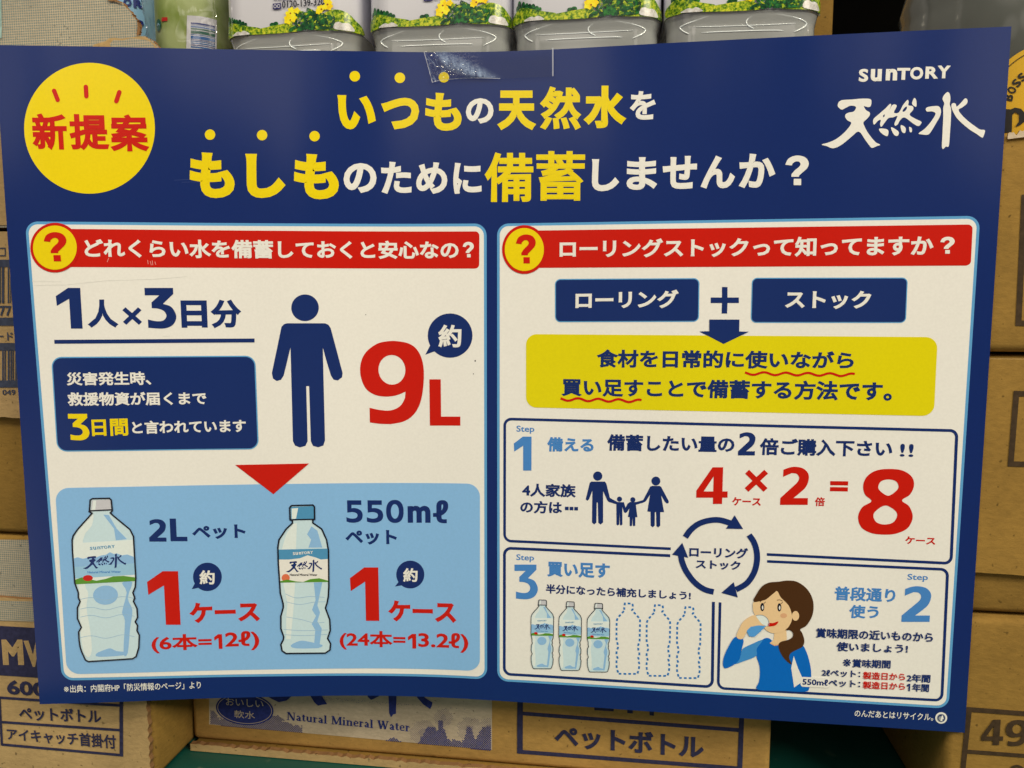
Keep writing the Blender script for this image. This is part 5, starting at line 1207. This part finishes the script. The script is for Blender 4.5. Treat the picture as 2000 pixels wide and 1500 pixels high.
q.pxpoly(zg((1465, 158), (1522, 155), (1522, 190), (1466, 194)), 'red_print', 1)
q.build('label_print', t)
from mathutils import noise as mno
def crumpled_film(parent, c, a0, z1):
    V = []; fs = []; nu, nv = 120, 60
    for j in range(nv + 1):
        for i in range(nu):
            th = 2 * math.pi * i / nu; k = 1 / max(abs(math.cos(th)), abs(math.sin(th))) ** .55
            p0 = Vector((math.cos(th) * a0 * k, math.sin(th) * a0 * k, z1 * j / nv))
            n1 = abs(mno.noise(p0 * 70)) * .0018 + abs(mno.noise(p0 * 160 + Vector((3, 1, 2)))) * .0009
            r_ = 1 - (n1 - .0008) / a0; V.append((p0.x * r_, p0.y * r_, p0.z))
    for j in range(nv):
        for i in range(nu): fs.append((j * nu + i, j * nu + (i + 1) % nu, (j + 1) * nu + (i + 1) % nu, (j + 1) * nu + i))
    me = bpy.data.meshes.new('film_wrap'); me.from_pydata(V, [], fs); me.materials.append(PM['crinkle']); me.polygons.foreach_set('use_smooth', [True] * len(fs)); me.update()
    o = bpy.data.objects.new('film_wrap', me); COL.objects.link(o); o.parent = parent
crumpled_film(t, None, Rg + .0036, .105)
xb = xpx(232, 40, .400)
t = thing('juice_bottle', 'pale blue bottle with navy lettering standing inside the ripped box', 'bottle', (xb, .400 + .030, zB + .004)); bpy.context.view_layer.update()
hb = .20
loft([(.026, .024, .0003), (.030, .028, .003), (.030, .028, .170), (.022, .022, .195), (.0125, .0125, .215), (.0125, .0125, .230)], 'bottle_body', 'pale_blue', t)
loft([(.0138, .0138, .2305), (.0140, .0140, .246), (.013, .013, .2468)], 'cap', 'cap_white', t)
q = Part(PxWrap((xb, .430, zB + .004), .0303, .028))
B(q, 'O', 241, -3, 256, 12, 'navy_print', 1, .06); B(q, 'R', 259, -3, 275, 14, 'navy_print', 1, .06); B(q, 'D', 262, 37, 277, 50, 'navy_print', 1, .06); q.build('label_lettering', t)

# the bottle of black coffee with a round yellow emblem
PM['coffee'] = base_mat('dark_coffee_bottle', (.10, .108, .105, 1), .1)[0]
PM['emblem'] = base_mat('emblem_yellow', alb(206, 156, 24), .35)[0]; PM['emblem_ink'] = base_mat('emblem_black', alb(30, 26, 20), .35)[0]
YC = .372; Rc = .047; xc = xpx(2062, 150, YC)
t = thing('coffee_bottle', 'big black bottle with a round yellow emblem, standing on the right stack of boxes', 'bottle', (xc, YC + Rc, zr1)); bpy.context.view_layer.update()
loft([(Rc - .006, Rc - .006, .0005), (Rc, Rc - .0001, .004), (Rc, Rc - .0001, .060), (Rc - .001, Rc - .0011, .064), (Rc, Rc - .0001, .068), (Rc - .004, Rc - .0041, .085), (.028, .028, .115), (.014, .014, .135), (.014, .014, .15)], 'bottle_body', 'coffee', t, n=18)
loft([(.0160, .0160, .1505), (.0162, .0162, .166), (.015, .015, .1668)], 'cap', 'emblem_ink', t)
q = Part(PxWrap((xc, YC + Rc, zr1), Rc + .0003, Rc - .00005)); C0 = (2060, 215)
q.pxpoly([pt_ for pt_ in ell(*C0, 133, 133, 72)], 'emblem', 1); q.pxstroke(ell(*C0, 123, 123, 72), 1.6, 'emblem_ink', 2, True)
for ch, a in (('B', 198), ('O', 208), ('S', 218), ('S', 227.5), ('C', 240)):
    a = math.radians(a); c = np.array(C0) + 90 * np.array([math.cos(a), math.sin(a)]); up = np.array([math.cos(a), math.sin(a)]); rt = np.array([-up[1], up[0]])
    k = [c - rt * 6.2 + up * 8.5, c + rt * 6.2 + up * 8.5, c + rt * 6.2 - up * 8.5, c - rt * 6.2 - up * 8.5]
    fit(q, outline(ch, .04, 3), uvp(q.sf, k), 'emblem_ink', 2)
q.pxpoly([(1958, 208), (1978, 211), (1986, 208), (1997, 211), (2004, 220), (2004, 236), (1994, 244), (1986, 246), (1993, 236), (1993, 222), (1986, 217), (1981, 222), (1980, 256), (1966, 257), (1966, 216)], 'emblem_ink', 2)
q.build('emblem', t)
